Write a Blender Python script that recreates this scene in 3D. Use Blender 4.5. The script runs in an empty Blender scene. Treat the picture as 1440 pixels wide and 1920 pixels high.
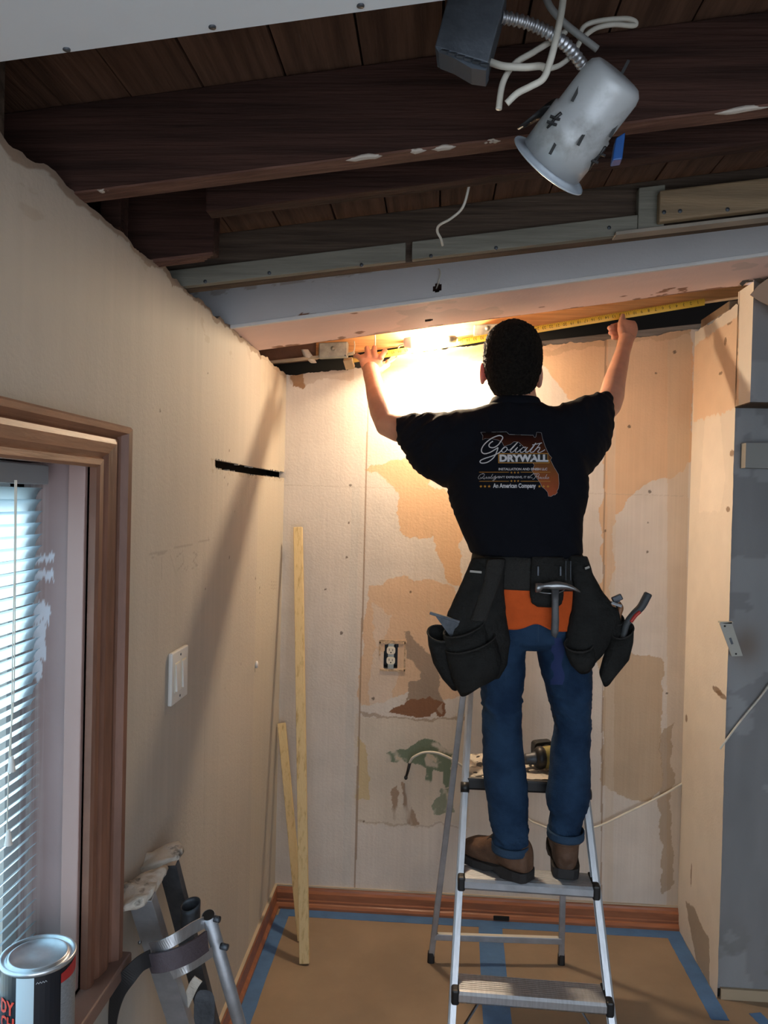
import bpy, bmesh, math, random
import numpy as np
from mathutils import Vector, Matrix
from mathutils.bvhtree import BVHTree
random.seed(7); rng = np.random.RandomState(7)
S = bpy.context.scene; COL = S.collection

# ------------------------------------------------------------------ camera, light, exposure
F = 1490.0                                   # focal length in pixels of the 1440x1920 frame
CAM = np.array([0.0, 0.0, 1.6])
_a = np.array([95, 20, -F]); _a = _a/np.linalg.norm(_a)
_b = np.array([.0245, 1, 0.0]); _b[2] = -(_b[0]*_a[0]+_b[1]*_a[1])/_a[2]; _b = _b/np.linalg.norm(_b)
RM = np.array([np.cross(_a, _b), _a, _b])
cd = bpy.data.cameras.new('camera'); cam = bpy.data.objects.new('camera', cd); COL.objects.link(cam)
cd.sensor_fit = 'VERTICAL'; cd.sensor_height = 24; cd.lens = F/1920*24; cd.clip_start = .02
mw = Matrix(RM.tolist()).to_4x4(); mw.translation = Vector(CAM); cam.matrix_world = mw
S.camera = cam
w = bpy.data.worlds.new('world'); S.world = w; w.use_nodes = True
w.node_tree.nodes['Background'].inputs[0].default_value = (.78, .87, 1.0, 1)
w.node_tree.nodes['Background'].inputs[1].default_value = 2.7
sl = bpy.data.lights.new('window_fill_sun', 'SUN'); sl.energy = 7.0; sl.angle = math.radians(35); sl.color = (.93, .97, 1.0)
so = bpy.data.objects.new('window_fill_sun', sl); COL.objects.link(so); so.location = (-6, 2, 5)
so.rotation_euler = Vector((1.0, -.12, -.75)).to_track_quat('-Z', 'Y').to_euler()      # added sun, brightens blind and ground on the window side only
S.view_settings.view_transform = 'Standard'; S.view_settings.look = 'None'
S.view_settings.gamma = 1; S.view_settings.use_curve_mapping = False
S.view_settings.exposure = 0.0
LAMP_STRENGTH = 960.0; LAMP_COLOR = (1.0, .785, .54)

def at(px, py, Y=None, X=None, Z=None):
    """the point of the room seen at a pixel, at depth Y (or on the plane X or Z)"""
    d = RM @ np.array([(px-720)/F, -(py-960)/F, -1.0])
    t = Y/d[1] if Y is not None else (X/d[0] if X is not None else (Z-1.6)/d[2])
    return Vector(CAM+d*t)

XL, XR, YB, YR = -.588, .962, 3.07, 2.645      # alcove: left wall, right return, back wall, end of the return
def zc(x): return 2.08+.123*(x-XL)             # the ceiling framing rises to the right

# ------------------------------------------------------------------ materials
MATS = {}
def pm(name, col, rough=.6, metal=0, bump=0, bscale=60, var=0, vscale=8, stretch=(1,1,1), col2=None, spec=.5, sss=0, thresh=None):
    if name in MATS: return MATS[name]
    m = bpy.data.materials.new(name); m.use_nodes = True; nt = m.node_tree; N = nt.nodes; L = nt.links
    p = N['Principled BSDF']; p.inputs['Roughness'].default_value = rough; p.inputs['Metallic'].default_value = metal
    p.inputs['Specular IOR Level'].default_value = spec
    p.inputs['Base Color'].default_value = (*col, 1)
    tc = N.new('ShaderNodeTexCoord'); mp = N.new('ShaderNodeMapping'); L.new(tc.outputs['Object'], mp.inputs[0])
    mp.inputs['Scale'].default_value = stretch
    if var or col2:
        n = N.new('ShaderNodeTexNoise'); n.inputs['Scale'].default_value = vscale; n.inputs['Detail'].default_value = 6
        n.inputs['Roughness'].default_value = .6
        L.new(mp.outputs[0], n.inputs['Vector'])
        r = N.new('ShaderNodeValToRGB'); L.new(n.outputs[0], r.inputs[0]); L.new(r.outputs[0], p.inputs['Base Color'])
        c2 = col2 or tuple(c*(1-var) for c in col); c1 = col if col2 else tuple(min(1, c*(1+var)) for c in col)
        lo, hi = thresh or (.35, .65)
        r.color_ramp.elements[0].position = lo; r.color_ramp.elements[1].position = hi
        r.color_ramp.elements[0].color = (*c2, 1); r.color_ramp.elements[1].color = (*c1, 1)
    if bump:
        n = N.new('ShaderNodeTexNoise'); n.inputs['Scale'].default_value = bscale; n.inputs['Detail'].default_value = 5
        L.new(mp.outputs[0], n.inputs['Vector'])
        b = N.new('ShaderNodeBump'); b.inputs['Strength'].default_value = bump; b.inputs['Distance'].default_value = .01
        L.new(n.outputs[0], b.inputs['Height']); L.new(b.outputs[0], p.inputs['Normal'])
    if sss:
        p.inputs['Subsurface Weight'].default_value = sss; p.inputs['Subsurface Radius'].default_value = (.9, .3, .15)
        p.inputs['Subsurface Scale'].default_value = .02
    MATS[name] = m; return m
def vm(name, rough=.7, bump=.1, bscale=90, spec=.3, stretch=(1, 1, 1)):
    m = pm(name, (.5, .5, .5), rough, 0, bump, bscale, spec=spec, stretch=stretch); nt = m.node_tree
    a = nt.nodes.new('ShaderNodeAttribute'); a.attribute_name = 'Col'
    nt.links.new(a.outputs[0], nt.nodes['Principled BSDF'].inputs['Base Color']); return m
def emis(name, col, s):
    m = bpy.data.materials.new(name); m.use_nodes = True; N = m.node_tree.nodes; N.clear()
    e = N.new('ShaderNodeEmission'); o = N.new('ShaderNodeOutputMaterial'); e.inputs[0].default_value = (*col, 1); e.inputs[1].default_value = s
    m.node_tree.links.new(e.outputs[0], o.inputs[0]); return m
M_wall = vm('painted drywall', .75, .12, 120)
M_wood_old = pm('old dark framing wood', (.040, .018, .013), .85, bump=.5, bscale=30, var=.45, vscale=9, stretch=(.25, 6, 6), spec=.2)
M_wood_red = pm('red brown joist edge', (.17, .085, .06), .75, bump=.4, bscale=30, col2=(.08, .035, .025), vscale=10, stretch=(.3, 6, 6), spec=.2)
M_sheath = pm('old sheathing wood', (.115, .060, .038), .8, bump=.4, bscale=25, var=.35, vscale=8, stretch=(7, .4, 1), spec=.2)
M_sheath2 = pm('grey brown framing wood', (.075, .052, .037), .8, bump=.4, bscale=25, var=.4, vscale=8, stretch=(.3, 7, 7), spec=.2)
M_orange = pm('orange pine joist', (.55, .27, .10), .6, bump=.2, bscale=30, var=.18, vscale=10, stretch=(.3, 1, 12), spec=.3)
M_fur = pm('grey green furring wood', (.19, .18, .145), .75, bump=.2, bscale=30, var=.2, vscale=8, stretch=(.4, 6, 6), spec=.2)
M_pine = pm('yellow pine', (.66, .50, .25), .6, bump=.15, bscale=20, col2=(.43, .29, .11), vscale=7, stretch=(12, 12, .35), thresh=(.3, .48))
M_trim = pm('stained wood trim', (.19, .085, .052), .5, bump=.1, bscale=30, var=.22, vscale=9, stretch=(1, 5, .6))
M_trimx = pm('stained wood trim crosswise', (.30, .14, .075), .5, bump=.1, bscale=30, var=.22, vscale=9, stretch=(1, .6, 5))
M_base = pm('stained wood baseboard', (.30, .11, .05), .35, bump=.1, bscale=30, var=.2, vscale=8, stretch=(.7, 5, 6))
M_mauve = pm('mauve painted wood', (.30, .19, .165), .5, bump=.1, bscale=40, var=.12, vscale=6)
M_paper = pm('brown floor paper', (.29, .21, .14), .6, bump=.25, bscale=14, var=.12, vscale=3.2, spec=.35)
M_tape = pm('blue masking tape', (.07, .17, .36), .6, bump=.1, var=.12, vscale=14)
M_alu = pm('brushed aluminium', (.62, .64, .67), .38, .9, bump=.08, bscale=50, var=.1, vscale=20, stretch=(8, 1, 1))
M_alu2 = pm('dull aluminium', (.42, .44, .47), .5, .75, bump=.1, bscale=40, var=.15, vscale=15)
M_blackp = pm('black plastic', (.012, .012, .013), .45, var=.3, vscale=20)
M_darkgap = pm('painted gap shade', (.012, .010, .008), .95)  # near-black base colour paints in the shade of gaps
M_white = pm('ivory plastic', (.72, .66, .52), .4)
M_whitep = pm('white plastic', (.70, .68, .64), .4)
M_cable = pm('white cable sheath', (.60, .57, .49), .5, var=.1, vscale=20)
M_galv = pm('galvanised steel', (.33, .34, .30), .45, .5, bump=.1, bscale=30, var=.25, vscale=22)
M_darkmet = pm('dark steel', (.09, .10, .115), .5, .6, var=.3, vscale=20, bump=.15)
M_cube_grey = pm('blue grey box steel', (.10, .115, .135), .5, .3, var=.35, vscale=14, bump=.2)
M_can = pm('white enamel spattered', (.47, .49, .50), .38, .15, col2=(.20, .195, .18), vscale=9, thresh=(.30, .46), bump=.05)
M_plaster = pm('dried plaster crust', (.62, .57, .49), .9, bump=.9, bscale=45, col2=(.13, .11, .09), vscale=24, thresh=(.33, .44))
M_skin = pm('skin', (.52, .27, .185), .5, bump=.12, bscale=70, var=.1, vscale=14, sss=.45)
M_hair = pm('short black hair', (.012, .010, .008), .85, bump=1.0, bscale=260, var=.5, vscale=120, spec=.15)
M_shirt = pm('black cotton', (.006, .007, .011), .9, bump=.15, bscale=300, spec=.12)
M_denim = pm('blue denim', (.022, .052, .105), .85, bump=.35, bscale=350, col2=(.011, .028, .065), vscale=11, thresh=(.35, .6), spec=.15)
M_denim2 = pm('denim stitching', (.034, .066, .115), .85, bump=.3, bscale=300, spec=.15)
M_orsh = pm('orange cotton', (.62, .10, .02), .85, bump=.2, bscale=200, var=.12, vscale=14, spec=.15)
M_leather = pm('brown boot leather', (.115, .062, .038), .6, bump=.3, bscale=60, var=.35, vscale=12, spec=.3)
M_sole = pm('dark rubber sole', (.022, .020, .020), .7, bump=.3, bscale=60)
M_pouch = pm('black nylon pouch', (.014, .014, .013), .75, bump=.5, bscale=90, var=.3, vscale=16, spec=.2)
M_pouch2 = pm('worn black webbing', (.030, .029, .027), .8, bump=.5, bscale=160, spec=.2)
M_steel = pm('worn tool steel', (.33, .34, .35), .35, .85, var=.2, vscale=30)
M_red = pm('red plastic', (.45, .03, .02), .45)
M_strap = pm('purple brown padded strap', (.085, .065, .075), .7, bump=.3, bscale=120)
M_black = pm('print black', (.01, .01, .01), .6)

# ------------------------------------------------------------------ object helpers
def tag(o, label=None, cat=None, group=None, kind=None):
    if label: o['label'] = label
    if cat: o['category'] = cat
    if group: o['group'] = group
    if kind: o['kind'] = kind
    return o
def thing(name, label, cat, loc, group=None):
    o = bpy.data.objects.new(name, None); COL.objects.link(o); o.location = Vector(loc); o.empty_display_size = .05
    return tag(o, label, cat, group)
def put(name, me, mat, parent=None, smooth=True):
    o = bpy.data.objects.new(name, me); COL.objects.link(o)
    if mat is not None: me.materials.clear(); me.materials.append(mat)
    if smooth: me.polygons.foreach_set('use_smooth', [True]*len(me.polygons))
    if parent is not None:
        o.parent = parent
        if parent.type == 'EMPTY': o.matrix_parent_inverse = Matrix.Translation(-parent.location)
    return o
class MB:
    """collects shapes in world coordinates and links them as one mesh"""
    def __init__(s): s.v = []; s.f = []
    def add(s, vs, fs):
        k = len(s.v); s.v += [tuple(v) for v in vs]; s.f += [tuple(i+k for i in f) for f in fs]; return s
    def hexa(s, p):    # 8 points: bottom 4 ccw, top 4 ccw
        return s.add(p, [(0,3,2,1), (4,5,6,7), (0,1,5,4), (1,2,6,5), (2,3,7,6), (3,0,4,7)])
    def box(s, x0, x1, y0, y1, z0, z1):
        return s.hexa([(x0,y0,z0),(x1,y0,z0),(x1,y1,z0),(x0,y1,z0),(x0,y0,z1),(x1,y0,z1),(x1,y1,z1),(x0,y1,z1)])
    def beam(s, p0, p1, wx, wy, side=(1,0,0)):
        """bar from p0 to p1, wx wide along 'side', wy across"""
        p0 = Vector(p0); p1 = Vector(p1); d = (p1-p0).normalized(); u = Vector(side); u = (u-d*u.dot(d)).normalized(); v = d.cross(u)
        q = [(-1,-1),(1,-1),(1,1),(-1,1)]
        return s.hexa([p0+u*a*wx/2+v*b*wy/2 for a, b in q]+[p1+u*a*wx/2+v*b*wy/2 for a, b in q])
    def loft(s, secs, n=24, p=2.0, cap=True, closed=False):
        """secs: (centre, axis_a, axis_b); superellipse exponent p"""
        vs = []; m = len(secs)
        for sec in secs:
            c, a, b = Vector(sec[0]), Vector(sec[1]), Vector(sec[2]); pp = sec[3] if len(sec) > 3 else p
            for i in range(n):
                t = 2*math.pi*i/n; ct, st = math.cos(t), math.sin(t)
                x = math.copysign(abs(ct)**(2/pp), ct); y = math.copysign(abs(st)**(2/pp), st)
                vs.append(c+a*x+b*y)
        fs = []
        for j in range(m if closed else m-1):
            for i in range(n):
                k = (i+1) % n; j2 = (j+1) % m
                fs.append((j*n+i, j*n+k, j2*n+k, j2*n+i))
        if cap and not closed: fs += [tuple(reversed(range(n))), tuple(range((m-1)*n, m*n))]
        return s.add(vs, fs)
    def tube(s, pts, r, n=10, flat=1.0, closed=False):
        pts = [Vector(q) for q in pts]; R = r if hasattr(r, '__len__') else [r]*len(pts)
        secs = []; up = Vector((0, 0, 1)); m = len(pts)
        for i, q in enumerate(pts):
            d = (pts[(i+1) % m]-pts[i-1]) if closed else (pts[min(i+1, m-1)]-pts[max(i-1, 0)])
            d.normalize()
            u = up-d*up.dot(d)
            if u.length < .2: u = Vector((0, 1, 0)); u = u-d*u.dot(d)
            u.normalize(); up = u; v = d.cross(u)
            secs.append((q, u*R[i], v*R[i]*flat))
        return s.loft(secs, n, closed=closed)
    def ball(s, c, rx, ry=None, rz=None, n=16, m=10, rot=None):
        ry = ry or rx; rz = rz or rx; R = rot or Matrix.Identity(3); c = Vector(c); vs = []; fs = []
        for j in range(m+1):
            ph = math.pi*j/m
            if j in (0, m): vs.append(c+R@Vector((0, 0, rz*math.cos(ph)))); continue
            for i in range(n):
                t = 2*math.pi*i/n; vs.append(c+R@Vector((rx*math.sin(ph)*math.cos(t), ry*math.sin(ph)*math.sin(t), rz*math.cos(ph))))
        def ix(j, i): return 0 if j == 0 else (len(vs)-1 if j == m else 1+(j-1)*n+i % n)
        for j in range(m):
            for i in range(n):
                f = [ix(j, i), ix(j+1, i), ix(j+1, i+1), ix(j, i+1)]
                g = []
                for q in f:
                    if q not in g: g.append(q)
                fs.append(g)
        return s.add(vs, fs)
    def cyl(s, p0, p1, r, r1=None, n=20):
        return s.tube([p0, p1], [r, r1 if r1 is not None else r], n)
    def disc_prism(s, poly, p3, n3, h):
        """poly: list of 3D points; extruded by n3*h"""
        k = len(poly); n3 = Vector(n3); a = [Vector(q) for q in poly]; b = [q+n3*h for q in a]
        return s.add(a+b, [tuple(range(k)), tuple(reversed(range(k, 2*k)))]+[(i, i+k, (i+1) % k+k, (i+1) % k) for i in range(k)])
    def mesh(s, name='m'):
        me = bpy.data.meshes.new(name); me.from_pydata(s.v, [], s.f)
        bm = bmesh.new(); bm.from_mesh(me); bmesh.ops.recalc_face_normals(bm, faces=bm.faces); bm.to_mesh(me); bm.free()
        me.update(); return me
    def build(s, name, mat, parent=None, smooth=False, bevel=0):
        o = put(name, s.mesh(name), mat, parent, smooth)
        if bevel:
            b = o.modifiers.new('b', 'BEVEL'); b.width = bevel; b.segments = 2; b.limit_method = 'ANGLE'
        return o
def remeshed(mb, voxel, smooth=4, fac=.5):
    me = mb.mesh('tmp'); o = bpy.data.objects.new('tmp', me); COL.objects.link(o)
    r = o.modifiers.new('r', 'REMESH'); r.mode = 'VOXEL'; r.voxel_size = voxel
    if smooth: q = o.modifiers.new('s', 'SMOOTH'); q.factor = fac; q.iterations = smooth
    dg = bpy.context.evaluated_depsgraph_get(); out = bpy.data.meshes.new_from_object(o.evaluated_get(dg))
    bpy.data.objects.remove(o); return out
def hashn(ix, iy, iz, seed):
    h = (ix*374761393+iy*668265263+iz*2147483647+seed*1274126177) & 0xffffffff
    h = ((h ^ (h >> 13))*1274126177) & 0xffffffff
    return ((h ^ (h >> 16)) & 0xffff)/65535.0
def vnoise(P, seed=0):
    P = np.asarray(P, float); i = np.floor(P).astype(np.int64); f = P-i; f = f*f*(3-2*f); o = 0
    for dx in (0, 1):
        for dy in (0, 1):
            for dz in (0, 1):
                wgt = (f[:,0] if dx else 1-f[:,0])*(f[:,1] if dy else 1-f[:,1])*(f[:,2] if dz else 1-f[:,2])
                o = o+wgt*hashn(i[:,0]+dx, i[:,1]+dy, i[:,2]+dz, seed)
    return o
def fbm(P, sc, seed=0, octs=4):
    P = np.asarray(P, float)*np.asarray(sc, float); a = 0; t = 0; am = 1.0
    for k in range(octs): a = a+am*vnoise(P*2**k, seed+k); t += am; am *= .5
    return a/t
def coords(me):
    c = np.empty(len(me.vertices)*3); me.vertices.foreach_get('co', c); return c.reshape(-1, 3)
def normals(me):
    c = np.empty(len(me.vertices)*3); me.vertices.foreach_get('normal', c); return c.reshape(-1, 3)
def displace(me, fn):
    c = coords(me); n = normals(me); c = c+n*fn(c)[:, None]; me.vertices.foreach_set('co', c.ravel()); me.update()
def setcol(me, rgb):
    a = me.color_attributes.new('Col', 'FLOAT_COLOR', 'POINT'); d = np.ones((len(rgb), 4)); d[:, :3] = np.clip(rgb, 0, 1)
    a.data.foreach_set('color', d.ravel())
def inpoly(u, v, poly):
    r = np.zeros(u.shape, bool); n = len(poly)
    for i in range(n):
        x0, y0 = poly[i]; x1, y1 = poly[(i+1) % n]
        if y0 == y1: continue
        c = ((y0 > v) != (y1 > v)) & (u < (x1-x0)*(v-y0)/(y1-y0)+x0); r ^= c
    return r
def arc_pts(pts, k=8):
    """Catmull-Rom through the points"""
    P = [Vector(p) for p in pts]; out = []
    for i in range(len(P)-1):
        a = P[max(i-1, 0)]; b = P[i]; c = P[i+1]; d = P[min(i+2, len(P)-1)]
        for j in range(k):
            t = j/k; out.append(.5*((2*b)+(c-a)*t+(2*a-5*b+4*c-d)*t*t+(3*b-a-3*c+d)*t**3))
    out.append(P[-1]); return out
def sheet(name, us, vs, P, mat, colfn, holes=None, thick=None, parent=None):
    """grid surface: P(U,V)->points; colfn(U,V)->rgb; holes(U,V)->True where the surface is cut away"""
    U, V = np.meshgrid(us, vs, indexing='ij'); nu, nv = U.shape
    pts = P(U.ravel(), V.ravel()); idx = np.arange(nu*nv).reshape(nu, nv)
    q = np.stack([idx[:-1,:-1], idx[1:,:-1], idx[1:,1:], idx[:-1,1:]], -1).reshape(-1, 4)
    if holes is not None:
        cu = (U[:-1,:-1]+U[1:,1:])/2; cv = (V[:-1,:-1]+V[1:,1:])/2
        q = q[~holes(cu.ravel(), cv.ravel())]
    me = bpy.data.meshes.new(name); me.from_pydata(pts.tolist(), [], q.tolist())
    setcol(me, colfn(U.ravel(), V.ravel()))
    o = put(name, me, mat, parent, False)
    if thick: s_ = o.modifiers.new('t', 'SOLIDIFY'); s_.thickness = thick; s_.offset = -1
    return o
def paint(rgb, mask, col, a=1.0):
    m = (mask*a)[:, None]; return rgb*(1-m)+np.array(col)*m
def P3(u, v): return np.stack([u, v, 0*u], -1)
def rng_(a, b, s): return np.linspace(a, b, max(2, int(round((b-a)/s))+1))

# ------------------------------------------------------------------ back wall
def bwpoly(pts): return [(p.x, p.z) for p in (at(x, y, Y=YB) for x, y in pts)]
def back_col(u, v):
    Pn = P3(u, v); wu = u+(fbm(Pn, 60, 3)-.5)*.010+(fbm(Pn, 14, 33)-.5)*.05; wv = v+(fbm(Pn, 60, 9)-.5)*.010+(fbm(Pn, 14, 39)-.5)*.05
    grain = (fbm(Pn, (220, 4, 1), 5, 2)-.5); blot = fbm(Pn, 3.5, 11)-.5; blot2 = fbm(Pn, 14, 17)-.5
    white = np.array([.64, .58, .51]); c = np.tile(white, (len(u), 1))
    tan = (.66, .40, .20); cream = (.60, .50, .36); brown = (.30, .20, .13)
    def P(pts, col, a=1.0, j=1, m=1):
        nonlocal c; c = paint(c, inpoly(wu if j else u, wv if j else v, bwpoly(pts)).astype(float)*m, col, a)
    P([(690,640),(1300,600),(1300,800),(1290,885),(1215,905),(1180,930),(1150,985),(1145,1120),(1128,1180),(1128,760),(1060,740),(1010,660),(900,700),(760,720),(700,760)], tan, .75)
    P([(690,880),(745,915),(755,1000),(810,1010),(838,1095),(862,1100),(870,940),(835,915),(800,905),(850,880),(760,860)], tan, .8)
    P([(690,1100),(755,1080),(850,1100),(880,1180),(870,1300),(840,1310),(770,1300),(675,1330),(680,1200)], tan, .65)
    P([(700,1130),(740,1160),(700,1240),(690,1340),(735,1340),(745,1260),(700,1200)], white, .5)
    P([(1128,1235),(1180,1225),(1245,1235),(1240,1480),(1225,1500),(1180,1500),(1128,1470)], (.47, .335, .20), .8)
    P([(1252,640),(1296,620),(1276,1700),(1250,1700)], (.60, .46, .31), .55, 0)
    P([(1240,1380),(1262,1360),(1262,1660),(1240,1680)], (.38, .27, .165), .7)
    P([(665,1345),(880,1345),(880,1545),(665,1545)], cream, .45)
    P([(672,1380),(690,1400),(696,1460),(690,1500),(668,1500)], (.58, .44, .22), .8)
    P([(757,1185),(766,1182),(775,1195),(800,1225),(825,1238),(828,1290),(835,1318),(805,1306),(762,1316),(765,1280),(790,1276),(791,1262),(775,1240),(760,1230),(762,1205)], (.33, .25, .185))
    P([(730,1333),(742,1321),(770,1315),(785,1308),(805,1304),(822,1308),(838,1320),(832,1345),(820,1342),(812,1336),(790,1342),(760,1339)], (.24, .115, .06))
    P([(815,1328),(830,1318),(828,1340)], (.55, .44, .34), .5)
    P([(727,1411),(745,1405),(770,1403),(785,1390),(800,1386),(818,1390),(843,1396),(850,1410),(852,1470),(838,1470),(835,1448),(815,1445),(812,1466),(800,1462),(800,1440),(760,1435),(755,1430),(726,1430)], (.13, .19, .12), .9, m=np.clip((fbm(Pn, 22, 51)-.36)*9, .12, 1))
    P([(830,1475),(850,1470),(850,1520),(812,1525),(806,1505),(820,1490)], (.14, .20, .13), .75, m=np.clip((fbm(Pn, 22, 52)-.38)*9, .1, 1))
    P([(748,1418),(758,1424),(752,1430),(744,1424)], cream, .9); P([(798,1418),(820,1424),(822,1432),(800,1428)], cream, .9)
    for q in ([(738,1475),(748,1470),(748,1535),(740,1540)], [(757,1462),(775,1470),(770,1500),(782,1545),(765,1545),(758,1500)]):
        P(q, (.26, .14, .07), .7, m=np.clip((fbm(Pn, (30, 8, 1), 53)-.38)*7, .1, 1))
    P([(542,706),(570,702),(573,716),(565,728),(545,730)], (.32, .18, .09))
    P([(672,640),(715,690),(1010,655),(1300,615),(1300,628),(1010,665),(715,702),(540,724),(540,700)], (.36, .24, .14), .35)
    # board joints and tape bands
    for pts, wdt, col, a in (([(692,700),(664,1700)], .003, brown, .8), ([(672,720),(648,1700)], .016, (.60,.56,.50), .8), ([(1135,700),(1127,1692)], .003, brown, .75), ([(1148,700),(1141,1692)], .016, (.62,.52,.40), .45)):
        a0 = at(*pts[0], Y=YB); a1 = at(*pts[1], Y=YB); ctr = a0.x+(a1.x-a0.x)*(v-a0.z)/(a1.z-a0.z)
        c = paint(c, (np.abs(u-ctr+grain*.004) < wdt).astype(float), col, a)
    a0 = at(541,905,Y=YB).z; c = paint(c, (np.abs(v-a0-.02*0-(u*-.004)+.012) < .0013).astype(float), (.40,.33,.26), .35)
    zz = at(760,1345,Y=YB).z; x0 = at(672,1345,Y=YB).x; x1 = at(880,1345,Y=YB).x
    c = paint(c, ((np.abs(wv-zz) < .004) & (u > x0) & (u < x1)).astype(float), (.33,.24,.16), .7)
    zz = at(760,1545,Y=YB).z; c = paint(c, ((np.abs(wv-zz) < .003) & (u > x0) & (u < x1)).astype(float), (.38,.29,.2), .5)
    for (x, y, r) in [(657,910,2.5),(654,980,2),(650,1045,2),(1218,922,3),(1214,1035,2),(1135,995,2),(610,1105,2),(640,1187,3),(770,1110,2),(700,1310,3),(682,1540,2),(1215,980,1.5),(1250,1300,2),(1180,800,3),(1230,700,2),(1265,660,3)]:
        p = at(x, y, Y=YB); c = paint(c, ((u-p.x)**2+(v-p.z)**2 < (r*.0021)**2).astype(float), (.10,.07,.05), .8)
    c = c*(1+grain*.09+blot*.22+blot2*.12)[:, None]
    return c
bus = rng_(XL-.02, XR+.02, .0030); bvs = rng_(0, 1, .0014)
BT = [(q.x, q.z) for q in (at(x, y, Y=YB) for x, y in ((541,704),(600,698),(671,690),(721,676),(735,668),(800,660),(900,645),(940,640),(1000,646),(1015,649),(1152,636),(1200,633),(1290,617)))]
btop = lambda u: np.interp(u, [q[0] for q in BT], [q[1] for q in BT])+(fbm(P3(u, 0*u), (40, 1, 1), 2)-.5)*.014
sheet('wall_back', bus, bvs, lambda u, v: np.stack([u, YB+0*u, v*btop(u)], -1), M_wall, lambda u, v: back_col(u, v*btop(u)),
      holes=lambda u, v: inpoly(u, v*btop(u), [(at(721,1208,Y=YB).x, at(721,1208,Y=YB).z), (at(747,1207,Y=YB).x, at(747,1207,Y=YB).z), (at(745,1253,Y=YB).x, at(745,1253,Y=YB).z), (at(719,1253,Y=YB).x, at(719,1253,Y=YB).z)]))['kind'] = 'structure'

# ------------------------------------------------------------------ left wall with the window opening and the cut slot
WY0, WY1, WZ0, WZ1 = .35, 1.325, .745, 1.648
def lw(pts): return [(p.y, p.z) for p in (at(x, y, X=XL) for x, y in pts)]
SLOT = lw([(403,861),(470,875),(534,885),(535,897),(470,890),(404,878)])
def left_col(u, v):
    Pn = P3(u, v); wu = u+(fbm(Pn, 40, 3)-.5)*.02; wv = v+(fbm(Pn, 40, 9)-.5)*.02
    c = np.tile(np.array([.455, .41, .35]), (len(u), 1))
    top = zc(XL)
    c = paint(c, (v > top-.004-.022*fbm(Pn, (14, 1, 1), 31)).astype(float), (.20, .13, .085), .75)
    c = paint(c, ((fbm(Pn, (9, 30, 1), 41) > .70) & (v > top-.09)).astype(float), (.33, .25, .18), .3)
    c = paint(c, ((u > 2.62)).astype(float), (.50, .45, .36), .6)
    for pts in ([(280,1040),(392,1012)], [(392,1012),(390,1005)], [(303,1040),(303,1085)], [(285,1045),(310,1036)], [(320,1042),(330,1075)], [(330,1045),(342,1035),(345,1055),(332,1070)], [(352,1060),(352,1070),(345,1066)], [(362,1036),(370,1040),(362,1052),(370,1060),(360,1066)], [(508,1091),(518,1091)], [(508,1097),(518,1097)], [(508,1103),(518,1103)], [(515,1091),(513,1106)], [(385,1240),(382,1560)]):
        for k in range(len(pts)-1):
            a = at(*pts[k], X=XL); b = at(*pts[k+1], X=XL); d = np.array([b.y-a.y, b.z-a.z]); L2 = (d**2).sum()
            t = np.clip(((u-a.y)*d[0]+(v-a.z)*d[1])/L2, 0, 1); dist = np.hypot(u-a.y-t*d[0], v-a.z-t*d[1])
            c = paint(c, (dist < .0016).astype(float), (.24, .20, .17), .4)
    for (x, y, r) in [(430,845,3),(421,895,2),(427,908,2.5),(440,960,1.5),(478,1030,1.5),(479,1085,3),(487,1102,3),(487,1112,2),(385,1105,2),(300,770,2.5),(430,1045,3),(452,1245,2),(422,1290,2),(390,700,2)]:
        p = at(x, y, X=XL); c = paint(c, ((u-p.y)**2+(v-p.z)**2 < (r*.0016)**2).astype(float), (.10, .07, .05), .8)
    c = paint(c, ((v > 1.66) & (v < 1.70) & (u > 2.05) & (u < 3.06)).astype(float)*(fbm(Pn, 90, 8) > .6), (.35, .28, .2), .6)
    return c*(1+(fbm(Pn, 2.2, 11)-.5)*.22+(fbm(Pn, (60, 3, 1), 5, 2)-.5)*.08)[:, None]
ly = np.unique(np.round(np.concatenate([rng_(-1.6, WY0, .04), rng_(WY0, WY1, .012), rng_(WY1, YB+.004, .0038)]), 5))
lz = np.unique(np.round(np.concatenate([rng_(0, WZ0, .0048), rng_(WZ0, WZ1, .0042), rng_(WZ1, 2.078, .0035)]), 5))
def lpos(u, v):
    t = np.clip((v-1.95)/.128, 0, 1); jag = (fbm(P3(u, 0*u), (18, 1, 1), 21)-.5)*.026
    return np.stack([XL+0*u, u, v+t*jag], -1)
o = sheet('wall_left', ly, lz, lpos, M_wall, left_col, holes=lambda u, v: ((u > WY0) & (u < WY1) & (v > WZ0) & (v < WZ1)) | inpoly(u+(fbm(P3(u, v), 120, 5)-.5)*.004, v+(fbm(P3(u, v), 120, 6)-.5)*.006, SLOT), thick=.013)
o['kind'] = 'structure'
MB().box(XL-.10, 1.1, YB+.07, YB+.08, 0, 2.03).build('wall_back_light_stop', M_darkgap)['kind'] = 'structure'  # unseen dark sheet added behind the wall to block outside light
MB().box(XL-.10, XL-.085, 1.34, YB+.3, 0, 2.05).build('wall_left_dark_back', M_darkgap)['kind'] = 'structure'  # near-black sheet paints the shade seen through the cut slot

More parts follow.
